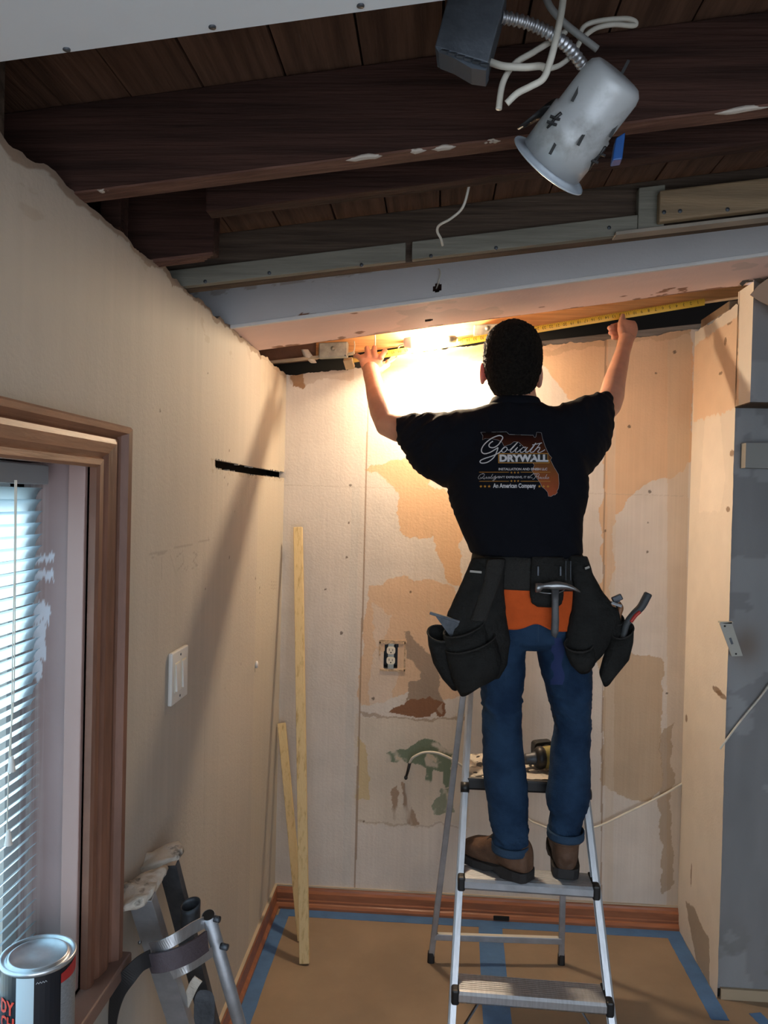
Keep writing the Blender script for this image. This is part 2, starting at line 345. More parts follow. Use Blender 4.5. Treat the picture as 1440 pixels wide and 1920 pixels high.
# ------------------------------------------------------------------ right return wall and grey wall
def rw(pts): return [(p.y, p.z) for p in (at(x, y, X=XR) for x, y in pts)]
def ret_col(u, v):
    Pn = P3(u, v); c = np.tile(np.array([.73, .67, .59]), (len(u), 1)); wu = u+(fbm(Pn, 50, 3)-.5)*.014; wv = v+(fbm(Pn, 50, 9)-.5)*.02
    def P(pts, col, a): 
        nonlocal c; c = paint(c, inpoly(wu, wv, rw(pts)).astype(float), col, a)
    P([(1300,650),(1385,590),(1385,760),(1350,780),(1300,790)], (.74, .50, .31), .7)
    P([(1322,780),(1350,775),(1360,900),(1350,960),(1310,960)], (.80, .73, .64), .8)
    P([(1285,1690),(1300,1700),(1318,1740),(1330,1760),(1330,1850),(1305,1800)], (.30, .24, .18), .8)
    crack = at(1385, 600, X=XR).y; c = paint(c, ((np.abs(u-crack-(fbm(Pn, (1, 9, 1), 4)-.5)*.012) < .0016) & (v > 1.95)).astype(float), (.12,.07,.04), .8)
    for (x, y, w_, h_) in [(1360,640,2,8),(1368,606,4,2),(1351,700,3,3),(1345,1295,8,6),(1352,1303,8,5),(1287,1347,2,8),(1296,1640,1,24),(1365,955,3,5),(1372,850,3,6)]:
        a = at(x, y, X=XR); c = paint(c, (((u-a.y)/(w_*.006))**2+((v-a.z)/(h_*.0018))**2 < 1).astype(float), (.20,.12,.07), .8)
    return c*(1+(fbm(Pn, 3, 11)-.5)*.2+(fbm(Pn, 20, 15)-.5)*.08)[:, None]
zt = zc(XR)
def rtop(u): return zt-.01+(fbm(P3(u, 0*u), (25, 1, 1), 7)-.5)*.02
sheet('wall_right', rng_(YR, YB+.01, .003), rng_(0, 1, .0016), lambda u, v: np.stack([XR+0*u, u-(u < YR+.002)*(.002+fbm(P3(0*v, v), (1, 30, 1), 3)*.008), v*rtop(u)], -1), M_wall, lambda u, v: ret_col(u, v*rtop(u)))['kind'] = 'structure'
ZU = at(1380, 762, X=XR).z
sheet('wall_right_upper', rng_(2.52, YR, .005), rng_(ZU, 2.30, .006), lambda u, v: np.stack([XR+0*u, u, v], -1), M_wall, ret_col)['kind'] = 'structure'
def grey_col(u, v):
    Pn = P3(u, v); c = np.tile(np.array([.22, .22, .225]), (len(u), 1))
    c = paint(c, (fbm(Pn, 5, 3) > .62).astype(float), (.29, .295, .30), .8)
    p = at(1400, 1210, Y=YR); c = paint(c, np.exp(-((u-p.x)**2/.0022+(v-p.z)**2/.004)), (.15, .10, .065), .7)
    c = paint(c, np.clip((.28-v)/.3, 0, 1)*(fbm(Pn, 12, 6) > .5), (.15, .145, .12), .6)
    return c*(1+(fbm(Pn, (12, 3, 1), 11)-.5)*.4)[:, None]
sheet('wall_front_right', rng_(XR, 2.2, .012), rng_(.03, ZU+.01, .008), lambda u, v: np.stack([u, YR+0*u, v], -1), M_wall, grey_col)['kind'] = 'structure'
sheet('wall_front_right_upper', rng_(XR, 2.2, .012), rng_(ZU, 2.42, .012), lambda u, v: np.stack([u, 2.52+0*u, v], -1), M_wall, grey_col)['kind'] = 'structure'
mb = MB(); mb.box(XR, 2.2, 2.52, YR, ZU-.004, ZU); mb.build('trim_1', M_sheath2)['kind'] = 'structure'
mb = MB(); p = at(1392, 830, Y=2.62); mb.box(XR+.022, 2.2, 2.60, YR-.001, at(1392,877,Y=2.6).z, at(1392,830,Y=2.6).z); mb.build('trim_2', pm('grey painted ledger', (.25,.25,.235), .7))['kind'] = 'structure'
mb = MB(); mb.box(2.2, 2.24, -1.6, 2.66, 0, 2.5); mb.build('wall_right_far', pm('grey wall', (.32,.32,.32), .8))['kind'] = 'structure'
mb = MB(); mb.box(XR+.01, 2.2, YR-.012, YR-.001, 0, .035); mb.build('trim_3', pm('raw wood strip', (.42,.33,.22), .8))['kind'] = 'structure'
mb = MB(); mb.box(XR+.004, 2.2, YR+.004, YR+.04, -.001, .09); mb.build('trim_4', M_darkgap)['kind'] = 'structure'

# ------------------------------------------------------------------ floor, masking tape, baseboards
mb = MB(); mb.box(-.75, 2.25, -1.6, YB+.1, -.03, 0); mb.build('floor', M_paper)['kind'] = 'structure'
def strip(label, pts, wdt):
    a, b = [Vector((p[0], p[1], .0015)) for p in pts]; d = (b-a).normalized(); n = Vector((-d.y, d.x, 0)); mb = MB(); k = 40; vs = []
    for i in range(k+1):
        q = a.lerp(b, i/k); j = (random.random()-.5)*.002
        vs += [q+n*(wdt/2+j), q-n*(wdt/2-j)]
    top = vs; bot = [v-Vector((0, 0, .0014)) for v in vs]
    fs = [(2*i, 2*i+1, 2*i+3, 2*i+2) for i in range(k)]
    m = len(top); fs2 = [tuple(reversed([q+m for q in f])) for f in fs]
    ed = [(2*i, 2*i+2, 2*i+2+m, 2*i+m) for i in range(k)]+[(2*i+1, 2*i+1+m, 2*i+3+m, 2*i+3) for i in range(k)]
    mb.add(top+bot, fs+fs2+ed); tag(mb.build('masking_tape', M_tape), label, 'tape')
strip('blue masking tape on the floor along the back baseboard', [(XL+.03, YB-.055), (XR, YB-.055)], .05)
strip('blue masking tape on the floor along the left baseboard', [(XL+.045, 1.0), (XL+.045, YB-.08)], .05)
strip('blue masking tape on the floor along the right return wall', [(XR-.03, YR-.12), (XR-.03, YB-.08)], .055)
c0 = at(916, 1712, Z=0); c1 = at(932, 1920, Z=0)
strip('blue masking tape running across the middle of the floor under the stepladder', [(c0.x, YB-.08), (c0.x+(c1.x-c0.x)*2.2, c0.y+(c1.y-c0.y)*2.2)], .088)
strip('short blue masking tape piece on the floor below the grey wall', [at(1415,1900,Z=0)[:2], at(1450,1935,Z=0)[:2]], .04)
def sweep_profile(name, prof, a, b, mat):
    """prof: (out, up) points; a, b: (origin, outdir) ends"""
    vs = [Vector(a[0])+Vector(a[1])*o+Vector((0,0,u)) for o, u in prof]+[Vector(b[0])+Vector(b[1])*o+Vector((0,0,u)) for o, u in prof]; k = len(prof)
    mb = MB(); mb.add(vs, [(i, (i+1) % k, (i+1) % k+k, i+k) for i in range(k)]+[tuple(range(k)), tuple(range(k, 2*k))]); return mb.build(name, mat)
BP = [(0,0),(.030,0),(.030,.010),(.024,.018),(.019,.022),(.019,.030),(.016,.034),(.016,.058),(.010,.066),(.008,.074),(.004,.078),(0,.078)]
o = sweep_profile('baseboard_back', BP, ((XL, YB, 0), (0,-1,0)), ((XR, YB, 0), (0,-1,0)), M_base); o['kind'] = 'structure'
p = at(940, 1720, Y=YB-.03); mb = MB().box(p.x-.03, p.x+.03, YB-.034, YB-.028, 0.004, .022); mb.build('baseboard_gouge', M_darkgap, o, bevel=.002)
o = sweep_profile('baseboard_left', [(0,0),(.022,0),(.022,.010),(.012,.020),(.012,.07),(.008,.078),(0,.078)], ((XL, 1.0, 0), (1,0,0)), ((XL, YB, 0), (1,0,0)), M_base); o['kind'] = 'structure'
MB().box(XL, XL+.010, 1.0, YB, .078, .083).build('painted_top_edge', pm('bare cream edge', (.52,.42,.30), .7), o)
MB().box(XL, XR, YB-.006, YB, .078, .084).build('painted_top_edge', pm('bare cream edge', (.52,.42,.30), .7), bpy.data.objects['baseboard_back'])

# ------------------------------------------------------------------ window
win = bpy.data.objects.new('window_1', None); COL.objects.link(win); win.location = (XL, .85, .745); win['kind'] = 'structure'
# casing: profile across the width (0 = inner edge) with depth out of the wall
CP = [(0,0),(0,.012),(.006,.016),(.020,.016),(.024,.010),(.028,.012),(.036,.018),(.060,.022),(.072,.020),(.078,.014),(.084,.020),(.090,.032),(.102,.034),(.108,.028),(.108,0)]
def cas(path_z0, path_z1):
    vs = []; k = len(CP)
    for wd, dp in CP: vs.append((XL+dp, WY1+wd-.004, path_z0))
    for wd, dp in CP: vs.append((XL+dp, WY1+wd-.004, WZ1+wd*.72-.004))       # mitre
    return MB().add(vs, [(i, (i+1) % k, (i+1) % k+k, i+k) for i in range(k)]+[tuple(range(k)), tuple(range(k, 2*k))])
cas(.72, 0).build('side_casing', M_trim, win)
k = len(CP); vs = [(XL+dp, WY1+wd-.004, WZ1+wd*.72-.004) for wd, dp in CP]+[(XL+dp, WY0-wd, WZ1+wd*.72-.004) for wd, dp in CP]
MB().add(vs, [(i, (i+1) % k, (i+1) % k+k, i+k) for i in range(k)]+[tuple(range(k)), tuple(range(k, 2*k))]).build('head_casing', M_trimx, win)
def jamb_col(u, v):   # u = X, v = z
    Pn = P3(u, v); c = np.tile(np.array([.33, .235, .225]), (len(u), 1))
    st = fbm(Pn, (300, 5, 1), 3, 3); edge = np.clip((-.655-u)/.04, 0, 1)
    c = paint(c, edge*np.clip((st-.35)*3, 0, 1), (.58, .52, .50), .7)
    for (x, y0, y1, wd) in [(82,1040,1054,.022),(80,1070,1086,.022),(78,1130,1165,.016),(74,1165,1240,.012),(70,1240,1275,.009)]:
        a = at(x, (y0+y1)/2, Y=WY1); h = (y1-y0)*.0009/2
        c = paint(c, ((np.abs(v-a.z+(st-.5)*.03) < h) & (np.abs(u-a.x) < wd*(.6+.6*fbm(Pn, (30, 160, 1), 8)))).astype(float), (.66, .68, .74), .9)
    return c*(1+(fbm(Pn, 8, 3)-.5)*.25)[:, None]
XW = -.700
sheet('far_jamb', rng_(XW-.02, XL, .0015), rng_(WZ0-.01, WZ1+.004, .005), lambda u, v: np.stack([u, WY1+.0*u, v], -1), vm('peeling mauve paint', .5, .1, 40), jamb_col, parent=win)
MB().box(XW-.02, XL, WY0, WY1, WZ1, WZ1+.02).build('head_jamb', M_mauve, win)
MB().box(XW-.02, XL+.0, WY0-.02, WY0, WZ0, WZ1).build('near_jamb', M_mauve, win)
MB().box(XL-.034, XL-.004, WY1-.012, WY1-.0005, WZ0, WZ1).build('stop_bead', pm('pinkish stop bead', (.40,.26,.23), .5), win, bevel=.002)
MB().box(XW-.03, XL+.045, WY0-.12, WY1+.118, WZ0-.028, WZ0).build('sill', pm('brown sill', (.22,.13,.10), .5, var=.15), win, bevel=.004)
# sash with glass
mb = MB()
for y0, y1, z0, z1 in ((WY0, WY1, WZ0, WZ0+.05), (WY0, WY1, WZ1-.045, WZ1), (WY0, WY0+.045, WZ0, WZ1), (WY1-.045, WY1, WZ0, WZ1), (WY0, WY1-.3, 1.18, 1.215)):
    mb.box(XW-.035, XW-.005, y0, y1, z0, z1)
mb.build('sash', pm('white sash paint', (.6,.6,.58), .5), win)
mg = bpy.data.materials.new('window glass'); mg.use_nodes = True; N = mg.node_tree.nodes; N.clear()
t_ = N.new('ShaderNodeBsdfTransparent'); g_ = N.new('ShaderNodeBsdfGlossy'); mx = N.new('ShaderNodeMixShader'); fr = N.new('ShaderNodeFresnel'); ou = N.new('ShaderNodeOutputMaterial')
g_.inputs['Roughness'].default_value = .02; t_.inputs[0].default_value = (.94,.98,.97,1)
mg.node_tree.links.new(fr.outputs[0], mx.inputs[0]); mg.node_tree.links.new(t_.outputs[0], mx.inputs[1]); mg.node_tree.links.new(g_.outputs[0], mx.inputs[2]); mg.node_tree.links.new(mx.outputs[0], ou.inputs[0])
MB().box(XW-.022, XW-.018, WY0+.04, WY1-.04, WZ0+.04, WZ1-.04).build('glass_pane', mg, win)
# blind
ms = bpy.data.materials.new('translucent blind slat'); ms.use_nodes = True; N = ms.node_tree.nodes; p_ = N['Principled BSDF']; p_.inputs['Base Color'].default_value = (.75,.83,.88,1); p_.inputs['Roughness'].default_value = .4
tr = N.new('ShaderNodeBsdfTranslucent'); tr.inputs[0].default_value = (.74,.90,1.0,1); mx = N.new('ShaderNodeMixShader'); mx.inputs[0].default_value = .85
ms.node_tree.links.new(p_.outputs[0], mx.inputs[1]); ms.node_tree.links.new(tr.outputs[0], mx.inputs[2]); ms.node_tree.links.new(mx.outputs[0], N['Material Output'].inputs[0])
XB = -.672
bl = thing('window_blind', 'white slatted venetian blind hanging in the left window', 'blind', (XB, .85, WZ1-.02))
MB().box(XB-.014, XB+.028, WY0+.01, WY1-.035, WZ1-.036, WZ1-.004).build('headrail', pm('grey headrail', (.30,.32,.33), .4), bl, bevel=.002)
z = WZ1-.052; i = 0
while z > WZ0+.035 and i < 60:
    th = 1.0 if z > 1.25 else .8; dx = .0125*math.cos(th); dz = .0125*math.sin(th); nseg = 6; vs = []
    for yy in (WY0+.012, WY1-.012+random.uniform(-.002, .002)):
        for q in range(nseg+1):
            t = q/nseg*2-1; bow = .0022*(1-t*t); vs.append((XB+dx*t-bow*math.sin(th), yy, z+dz*t+bow))
    MB().add(vs, [(q, q+1, q+nseg+2, q+nseg+1) for q in range(nseg)]).build('slat', ms, bl, smooth=True)
    z -= .0195; i += 1
MB().box(XB-.012, XB+.012, WY0+.012, WY1-.045, z-.002, z+.012).build('bottom_rail', ms, bl, bevel=.002)
def cordp(px_pts, Y): return [at(x, y, Y=Y) for x, y in px_pts]
MB().tube(arc_pts(cordp([(28,900),(27,1060),(24,1200),(22,1330),(20,1420)], 1.10)), .0009, 6).build('pull_cord', M_cable, bl)
MB().tube(arc_pts(cordp([(31,900),(29,1060),(26,1300),(18,1400),(13,1560)], 1.10)), .0009, 6).build('pull_cord', M_cable, bl)
for x, y in ((22,1430), (16,1568)):
    a = at(x, y-12, Y=1.10); MB().cyl(a, a-Vector((0,0,.022)), .0025, .0058, 12).build('cord_tassel', M_whitep, bl)
# ground outside, made up pale so it brightens the window through the slats
mb = MB(); mb.box(-14, XW-.4, -8, 12, -.3, -.2); mb.build('pale_bounce_ground', pm('pale bounce ground', (.62,.70,.66), .9, var=.1, vscale=4)); tag(bpy.data.objects['pale_bounce_ground'], kind='structure')

# ------------------------------------------------------------------ ceiling: sheathing, framing, panel
def slab(mb, x0, x1, y0, y1, b, h, rag=0, seg=1):
    """bar that follows the slope of the ceiling: b = height of its underside over the ceiling line"""
    for i in range(seg):
        xa = x0+(x1-x0)*i/seg; xb = x0+(x1-x0)*(i+1)/seg
        za, zb_ = zc(xa)+b, zc(xb)+b
        mb.hexa([(xa,y0,za),(xb,y0,zb_),(xb,y1,zb_),(xa,y1,za),(xa,y0,za+h),(xb,y0,zb_+h),(xb,y1,zb_+h),(xa,y1,za+h)])
    return mb
mb = MB(); x = -1.0
while x < 2.3:
    wd = random.uniform(.112, .135); dz = random.uniform(0, .005); slab(mb, x, x+wd-.004, .7, 3.3, .142+dz, .018); x += wd
slab(mb, -1.05, 2.4, .6, 3.35, .17, .02)
mb.build('ceiling', M_sheath)['kind'] = 'structure'
mb = MB(); mb.box(-1.04, -1.0, -1.6, 3.35, 2.03, 2.6).box(-1.0, XL-.014, -1.6, 3.35, 2.02, 2.05).box(-1.04, 2.3, 3.3, 3.34, 1.9, 2.7).box(2.2, 2.25, -1.6, 3.3, 2.3, 2.8)
mb.build('ceiling_light_stop', M_darkgap)['kind'] = 'structure'  # dark closure sheets added to stop sky light leaking in above the walls
mb = MB(); slab(mb, -1.0, 2.3, -1.6, .7, .142, .02); mb.build('ceiling_rear', M_darkgap)['kind'] = 'structure'
pn = slab(MB(), XL-.004, 2.19, -1.6, .885, 0, .013).build('drywall_sheet', pm('new drywall paper', (.74,.78,.80), .8, bump=.05, var=.03, vscale=3))
tag(pn, 'pale drywall sheet screwed to the ceiling in the top left corner', 'drywall sheet')
for x, y in ((125,92), (398,50), (676,10)):
    d = RM@np.array([(x-720)/F, -(y-960)/F, -1.0]); t = (zc(0)-1.6)/(d[2]-.123*d[0]); q = Vector(CAM+d*t)
    MB().cyl(q-Vector((0,0,.0015)), q+Vector((0,0,.004)), .0042, n=12).build('screw', M_darkmet, pn, smooth=True)
def framing(name, label, x0, x1, y0, y1, b, h, mat, cat='joist', group=None, parent=None, bevel=.003):
    o = slab(MB(), x0, x1, y0, y1, b, h).build(name, mat, parent, bevel=bevel)
    if parent is None: tag(o, label, cat, group)
    return o
j1 = framing('ceiling_joist', 'nearest deep dark ceiling joist behind the hanging light can', -1.0, 2.19, 1.245, 1.285, .002, .14, M_wood_old)
framing('lower_edge', None, -1.0, 2.19, 1.2445, 1.2855, -.002, .004, M_wood_red, parent=j1, bevel=.001)
def onedge(x, Y, b=0): return Vector((x, Y, zc(x)+b))
for px0, px1, hh in ((640,730,.007), (762,800,.006), (806,858,.007), (905,938,.004), (1330,1440,.008), (180,205,.003)):
    a = at(px0, 300, Y=1.25).x; b = at(px1, 290, Y=1.25).x; mb = MB(); n = 7
    mb.loft([(onedge(a+(b-a)*i/n, 1.249, -.001)+Vector((0,0,random.uniform(-.001,.001))), (0,.007*math.sin(math.pi*(i+.3)/(n+.6)),0), (0,0,hh*.55*math.sin(math.pi*(i+.3)/(n+.6)))) for i in range(n+1)], 8)
    mb.build('plaster_residue', pm('plaster residue', (.48,.42,.36), .9, bump=.5), j1)
j2 = framing('ceiling_joist', 'second dark joist just behind the nearest one, its end cut off square', at(385,395,Y=1.42).x, 2.19, 1.42, 1.46, .014, .13, M_wood_old)
j2b = framing('joist_stub', 'short dark joist stub with reddish split underside above the left wall', -1.0, at(400,480,Y=1.60).x, 1.60, 1.645, .002, .14, M_wood_old)
for q in range(4): framing('split_fibre', None, -.9+.05*q, at(398-8*q,480,Y=1.60).x, 1.602+q*.010, 1.609+q*.010, -.004, .008, M_wood_red, parent=j2b, bevel=.001)
framing('nailing_block', 'dark grey upright block between joists above the left wall top', -.66, -.60, 1.02, 1.06, .0, .14, M_sheath2, 'block')
framing('nailing_block', 'dark upright block in the corner behind the nearest joist', -.64, -.60, 1.46, 1.50, .0, .14, M_wood_old, 'block')
j3 = framing('ceiling_joist', 'brown joist carrying the screwed grey furring strips', -1.0, 2.19, 1.822, 1.862, .0, .120, M_sheath2)
gx = [at(760,490,Y=1.80).x, at(772,490,Y=1.80).x, at(1195,440,Y=1.80).x]
for (xa, xb, lab, scr) in ((-.9, gx[0], 'left grey furring strip screwed along the joist above the white beam', [(385,528),(505,512),(678,497)]),
                           (gx[1], gx[2], 'middle grey furring strip screwed along the joist above the white beam', [(808,480),(930,465),(1142,427)])):
    fs = framing('furring_strip', lab, xa, xb, 1.80, 1.8215, 0, .040, M_fur, 'wood strip', 'furring strips screwed to the joist', bevel=.0015)
    for x, y in scr:
        q = at(x, y, Y=1.80); MB().cyl(q-Vector((0,.0015,0)), q+Vector((0,.004,0)), .0042, n=12).build('screw', M_darkmet, fs, smooth=True)
fs = framing('furring_strip', 'taller green-grey packing board at the right end of the furring strips', gx[2], at(1245,400,Y=1.8).x, 1.796, 1.8215, 0, .098, M_fur, 'wood strip', bevel=.002)
fs = framing('furring_strip', 'thick brown packing board in the upper right, screwed beside the green-grey one', at(1232,400,Y=1.79).x, 2.19, 1.772, 1.7955, .010, .068, pm('brown packing board', (.23,.155,.085), .7, bump=.2, var=.2, stretch=(.4,6,6)), 'wood strip', bevel=.004)
for x, y in ((1245,398),(1275,396),(1364,393)):
    q = at(x, y, Y=1.772); MB().cyl(q-Vector((0,.0015,0)), q+Vector((0,.004,0)), .0045, n=12).build('screw', M_darkmet, fs, smooth=True)
framing('ledger_strip', 'thin pale wood lip under the furring strips', gx[2]-.05, 2.19, 1.785, 1.822, -.004, .008, pm('greyed wood lip', (.26,.22,.175), .7, var=.15), 'wood strip', bevel=.001)
# white boxed beam: slopes a little more than the joists
zc_joist = zc
def zc(x): return zc_joist(x)+.022*(x-XL)
HB0, HB1 = 2.22, 2.575
hb = thing('ceiling_beam', 'wide white painted boxed beam crossing the room above the man', 'beam', (0, HB0, zc(0)))
def face_col(u, v):
    Pn = P3(u, v); c = np.tile(np.array([.52,.51,.51]), (len(u), 1))
    for pts in ([(558,592),(566,587),(612,590),(600,596),(560,597)], [(655,590),(668,590),(662,597)]):
        c = paint(c, inpoly(u+(fbm(Pn,80,3)-.5)*.01, v-0*u, [(at(x,y,Y=HB0).x, at(x,y,Y=HB0).z-zc(at(x,y,Y=HB0).x)) for x, y in pts]).astype(float), (.18,.08,.04))
    c = paint(c, ((v > .108-.02*fbm(Pn, (9,1,1), 4)) & (fbm(Pn, (30,60,1), 6) > .5)).astype(float), (.25,.18,.13), .5)
    return c*(1+(fbm(Pn, (8,20,1), 2)-.5)*.12)[:, None]
HOLE = at(820,540,Y=HB0); HOLE2 = at(803,599,Y=2.45)
sheet('front_face', rng_(-.95, 2.2, .006), rng_(-.001, .14, .0035), lambda u, v: np.stack([u, HB0+0*u, zc(u)+v], -1), M_wall, face_col,
      holes=lambda u, v: (u-HOLE.x)**2+(v-(HOLE.z-zc(HOLE.x)))**2 < .012**2, parent=hb)
def und_col(u, v):
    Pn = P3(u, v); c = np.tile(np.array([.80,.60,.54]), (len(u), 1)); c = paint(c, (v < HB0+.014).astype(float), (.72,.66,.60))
    e = fbm(Pn, (7, 1, 1), 14); c = paint(c, ((v > HB1-.03*np.clip(e*2.4-1.1, 0, 1)) | ((fbm(Pn, 16, 8) > .71) & (v > HB1-.10))).astype(float), (.24,.11,.06), .9)
    for x, y in ((663,592),(705,588),(620,636),(640,633)):
        q = at(x, y, Z=2.12); c = paint(c, (((u-q.x)/.012)**2+((v-q.y)/.02)**2 < .6+.8*fbm(Pn, 60, 3)).astype(float), (.26,.13,.08), .8)
    c = paint(c, ((fbm(Pn, (3, 3, 1), 77) > .60)).astype(float), (.50,.41,.37), .4)
    return c*(1+(fbm(Pn, (8,20,1), 2)-.5)*.10)[:, None]
sheet('underside', rng_(-.95, 2.2, .006), rng_(HB0-.004, HB1, .005), lambda u, v: np.stack([u, v, zc(u)-.001], -1), M_wall, und_col,
      holes=lambda u, v: ((u-HOLE2.x)**2+((v-2.47)*.8)**2) < .013**2, parent=hb)
slab(MB(), -.95, 2.19, HB0-.003, HB0+.011, -.0065, .010).build('corner_bead', pm('white bead', (.70,.68,.66), .6, var=.06), hb, bevel=.001)
slab(MB(), -.95, 2.2, HB0+.03, HB1-.004, .03, .11).build('core', M_wood_old, hb)
slab(MB(), -.95, 2.2, HB1-.004, HB1, .0, .14).build('rear_face', pm('raw drywall edge', (.42,.33,.27), .8), hb)
MB().tube(arc_pts([at(818,541,Y=HB0+.02), at(822,530,Y=HB0-.01), at(826,512,Y=HB0-.008), at(822,504,Y=HB0-.004)], 6), .0018, 6).build('wire_end', M_cable, hb, smooth=True)
zc = zc_joist
# last joist and the gap above the back wall
xo = at(592, 655, Y=2.99).x
j4 = MB().hexa([(xo,2.99,zc(xo)+.040),(1.25,2.99,zc(1.25)+.092),(1.25,3.03,zc(1.25)+.092),(xo,3.03,zc(xo)+.040),(xo,2.99,zc(xo)+.138),(1.25,2.99,zc(1.25)+.138),(1.25,3.03,zc(1.25)+.138),(xo,3.03,zc(xo)+.138)]).build('ceiling_joist', M_orange, bevel=.003)
tag(j4, 'bright orange-brown joist behind the measuring tape and bulb', 'joist')
framing('ceiling_joist', 'dark brown recessed joist at the far left above the back wall', -.9, xo, 3.02, 3.05, .038, .10, pm('dark red brown board', (.17,.085,.05), .8, bump=.3, var=.25), bevel=.002)
framing('wood_lip', 'thin pale wood lip running under the orange joist to the left corner', XL-.1, at(665,672,Y=2.985).x, 2.968, 2.99, .030, .010, pm('pale wood lip', (.42,.34,.24), .7, var=.15), 'wood strip', bevel=.001)
framing('plank', 'grey weathered plank showing in the gap above the right of the back wall', at(1016,630,Y=3.09).x, XR+.1, 3.09, 3.11, -.01, .035, pm('weathered grey plank', (.22,.19,.155), .8, bump=.4, var=.3, stretch=(.5,8,8)), 'plank')
framing('plank', 'tan torn plank edge above the right return wall', XR-.002, XR+.10, 2.72, 3.0, -.01, .03, pm('tan torn plank', (.20,.14,.09), .8, bump=.4, var=.3), 'plank')
mb = MB(); p0 = at(660,672,Y=3.0); 
blk = MB().beam(at(652,673,Y=3.02), at(657,690,Y=3.05), .035, .02).build('wood_block', pm('pale torn wood', (.55,.42,.26), .7, var=.2), bevel=.002); tag(blk, 'pale wood block bridging the gap beside the left hand', 'block')
blk = MB().loft([(at(571,655,Y=2.96), (.014,0,0), (0,.02,.004)), (at(578,668,Y=2.98), (.018,0,0), (0,.016,.006)), (at(588,680,Y=3.0), (.012,0,0), (0,.01,.004))], 9).build('plaster_chunk', M_plaster, smooth=True); tag(blk, 'ragged cream plaster chunk hanging left of the grey metal box', 'plaster')
# galvanised boxes
def galvbox(x0, x1, y0, y1, Y, label):
    a = at(x0, y1, Y=Y); b = at(x1, y0, Y=Y); t = thing('junction_box', label, 'junction box', ((a.x+b.x)/2, Y, a.z), 'steel junction boxes on the orange joist')
    MB().hexa([(a.x,Y,a.z),(b.x,Y,a.z+.006),(b.x,Y+.035,a.z+.006),(a.x,Y+.035,a.z),(a.x,Y,b.z-.006),(b.x,Y,b.z),(b.x,Y+.035,b.z),(a.x,Y+.035,b.z-.006)]).build('box', M_galv, t, bevel=.004)
    c = (a+b)/2; MB().cyl((c.x,Y-.002,c.z+.004),(c.x,Y+.002,c.z+.004), .009, n=14).build('knockout', M_galv, t, smooth=True)
    MB().cyl((b.x-.008,Y-.003,a.z+.010),(b.x-.008,Y+.002,a.z+.010), .0028, n=8).build('screw', M_darkmet, t, smooth=True)
    return t
galvbox(597, 652, 640, 671, 2.945, 'grey plaster-smeared steel junction box left of the bulb near the corner')
galvbox(888, 940, 606, 629, 2.945, 'small rounded steel junction box on the joist just left of the man\'s head')
def cable(label, pts, r, mat=M_cable, cat='cable', name='cable', k=8):
    o = MB().tube(arc_pts(pts, k), r, 8).build(name, mat, smooth=True); return tag(o, label, cat)
cable('short white wire looping from the left steel junction box', [at(652,664,Y=2.94), at(662,661,Y=2.92), at(665,650,Y=2.93), at(664,640,Y=2.96)], .0022)
cable('short white wire hanging straight down above the left hand', [at(703,628,Y=2.95), at(703.5,640,Y=2.95), at(703,652,Y=2.96)], .0026)
cable('white cable curling below the tape between left hand and bulb', [at(757,645,Y=2.93), at(748,650,Y=2.95), at(745,665,Y=3.0), at(738,675,Y=2.97), at(724,682,Y=2.93)], .0028)
# bulb
LB = at(808, 640, Y=2.88)
lt = thing('light_bulb', 'glaring white bare bulb burning on the joist above the back wall', 'light bulb', LB)
mb = MB(); 
mb.loft([(LB+Vector((-.058+.116*i/10, 0, -.006+.012*i/10)), (0,.023*math.sin(math.pi*(i+.7)/11.4)**.5,0), (0,0,.025*math.sin(math.pi*(i+.7)/11.4)**.5)) for i in range(11)], 14)
mb.build('glowing_glass', emis('lamp glow', LAMP_COLOR, LAMP_STRENGTH), lt, smooth=True)
MB().cyl(LB+Vector((-.095,.01,-.004)), LB+Vector((-.056,0,-.004)), .017, .024).build('socket', M_whitep, lt, smooth=True)
MB().cyl(LB+Vector((.056,0,.008)), LB+Vector((.085,.03,.016)), .014, .012).build('holder', M_galv, lt, smooth=True)
MB().cyl(LB+Vector((-.085,.01,-.004)), LB+Vector((-.085,.105,.02)), .008).build('bracket', M_galv, lt, smooth=True)
cable('small white wire loop right of the bulb above the tape', [at(846,640,Y=2.94), at(850,633,Y=2.92), at(857,633,Y=2.92), at(858,640,Y=2.94)], .0025)

# ------------------------------------------------------------------ measuring tape
ta = at(662, 673.5, Y=2.93); tb = Vector((XR-.004, 2.955, at(1372, 566, Y=2.955).z))
tm = thing('tape_measure_blade', 'long yellow measuring tape stretched between the two hands and the right corner', 'measuring tape', ta)
n = 60; vs = []; fs = []
ctr = [ta.lerp(tb, i/n)-Vector((0,0,.0005*math.sin(math.pi*i/n))) for i in range(n+1)]
for q in ctr:
    for j in range(7):
        t = j/3-1; vs.append(q+Vector((0, .0028*(t*t), .0125*t)))
for i in range(n): fs += [(i*7+j, i*7+j+1, i*7+j+8, i*7+j+7) for j in range(6)]
o = MB().add(vs, fs).build('blade', pm('yellow tape paint', (.78,.50,.055), .35), tm, smooth=True)
def text_mesh(body, shear=0, offset=0, res=2):
    cu = bpy.data.curves.new('t', 'FONT'); cu.body = body; cu.size = 1; cu.shear = shear; cu.offset = offset; cu.resolution_u = res
    ob = bpy.data.objects.new('t', cu); COL.objects.link(ob); dg = bpy.context.evaluated_depsgraph_get()
    me = bpy.data.meshes.new_from_object(ob.evaluated_get(dg)); bpy.data.objects.remove(ob); c = coords(me)
    f = [tuple(p.vertices) for p in me.polygons]; return c, f
mb = MB(); L = (tb-ta).length; dx = (tb-ta).normalized(); upv = Vector((0,0,1))-dx*dx.z; upv.normalize()
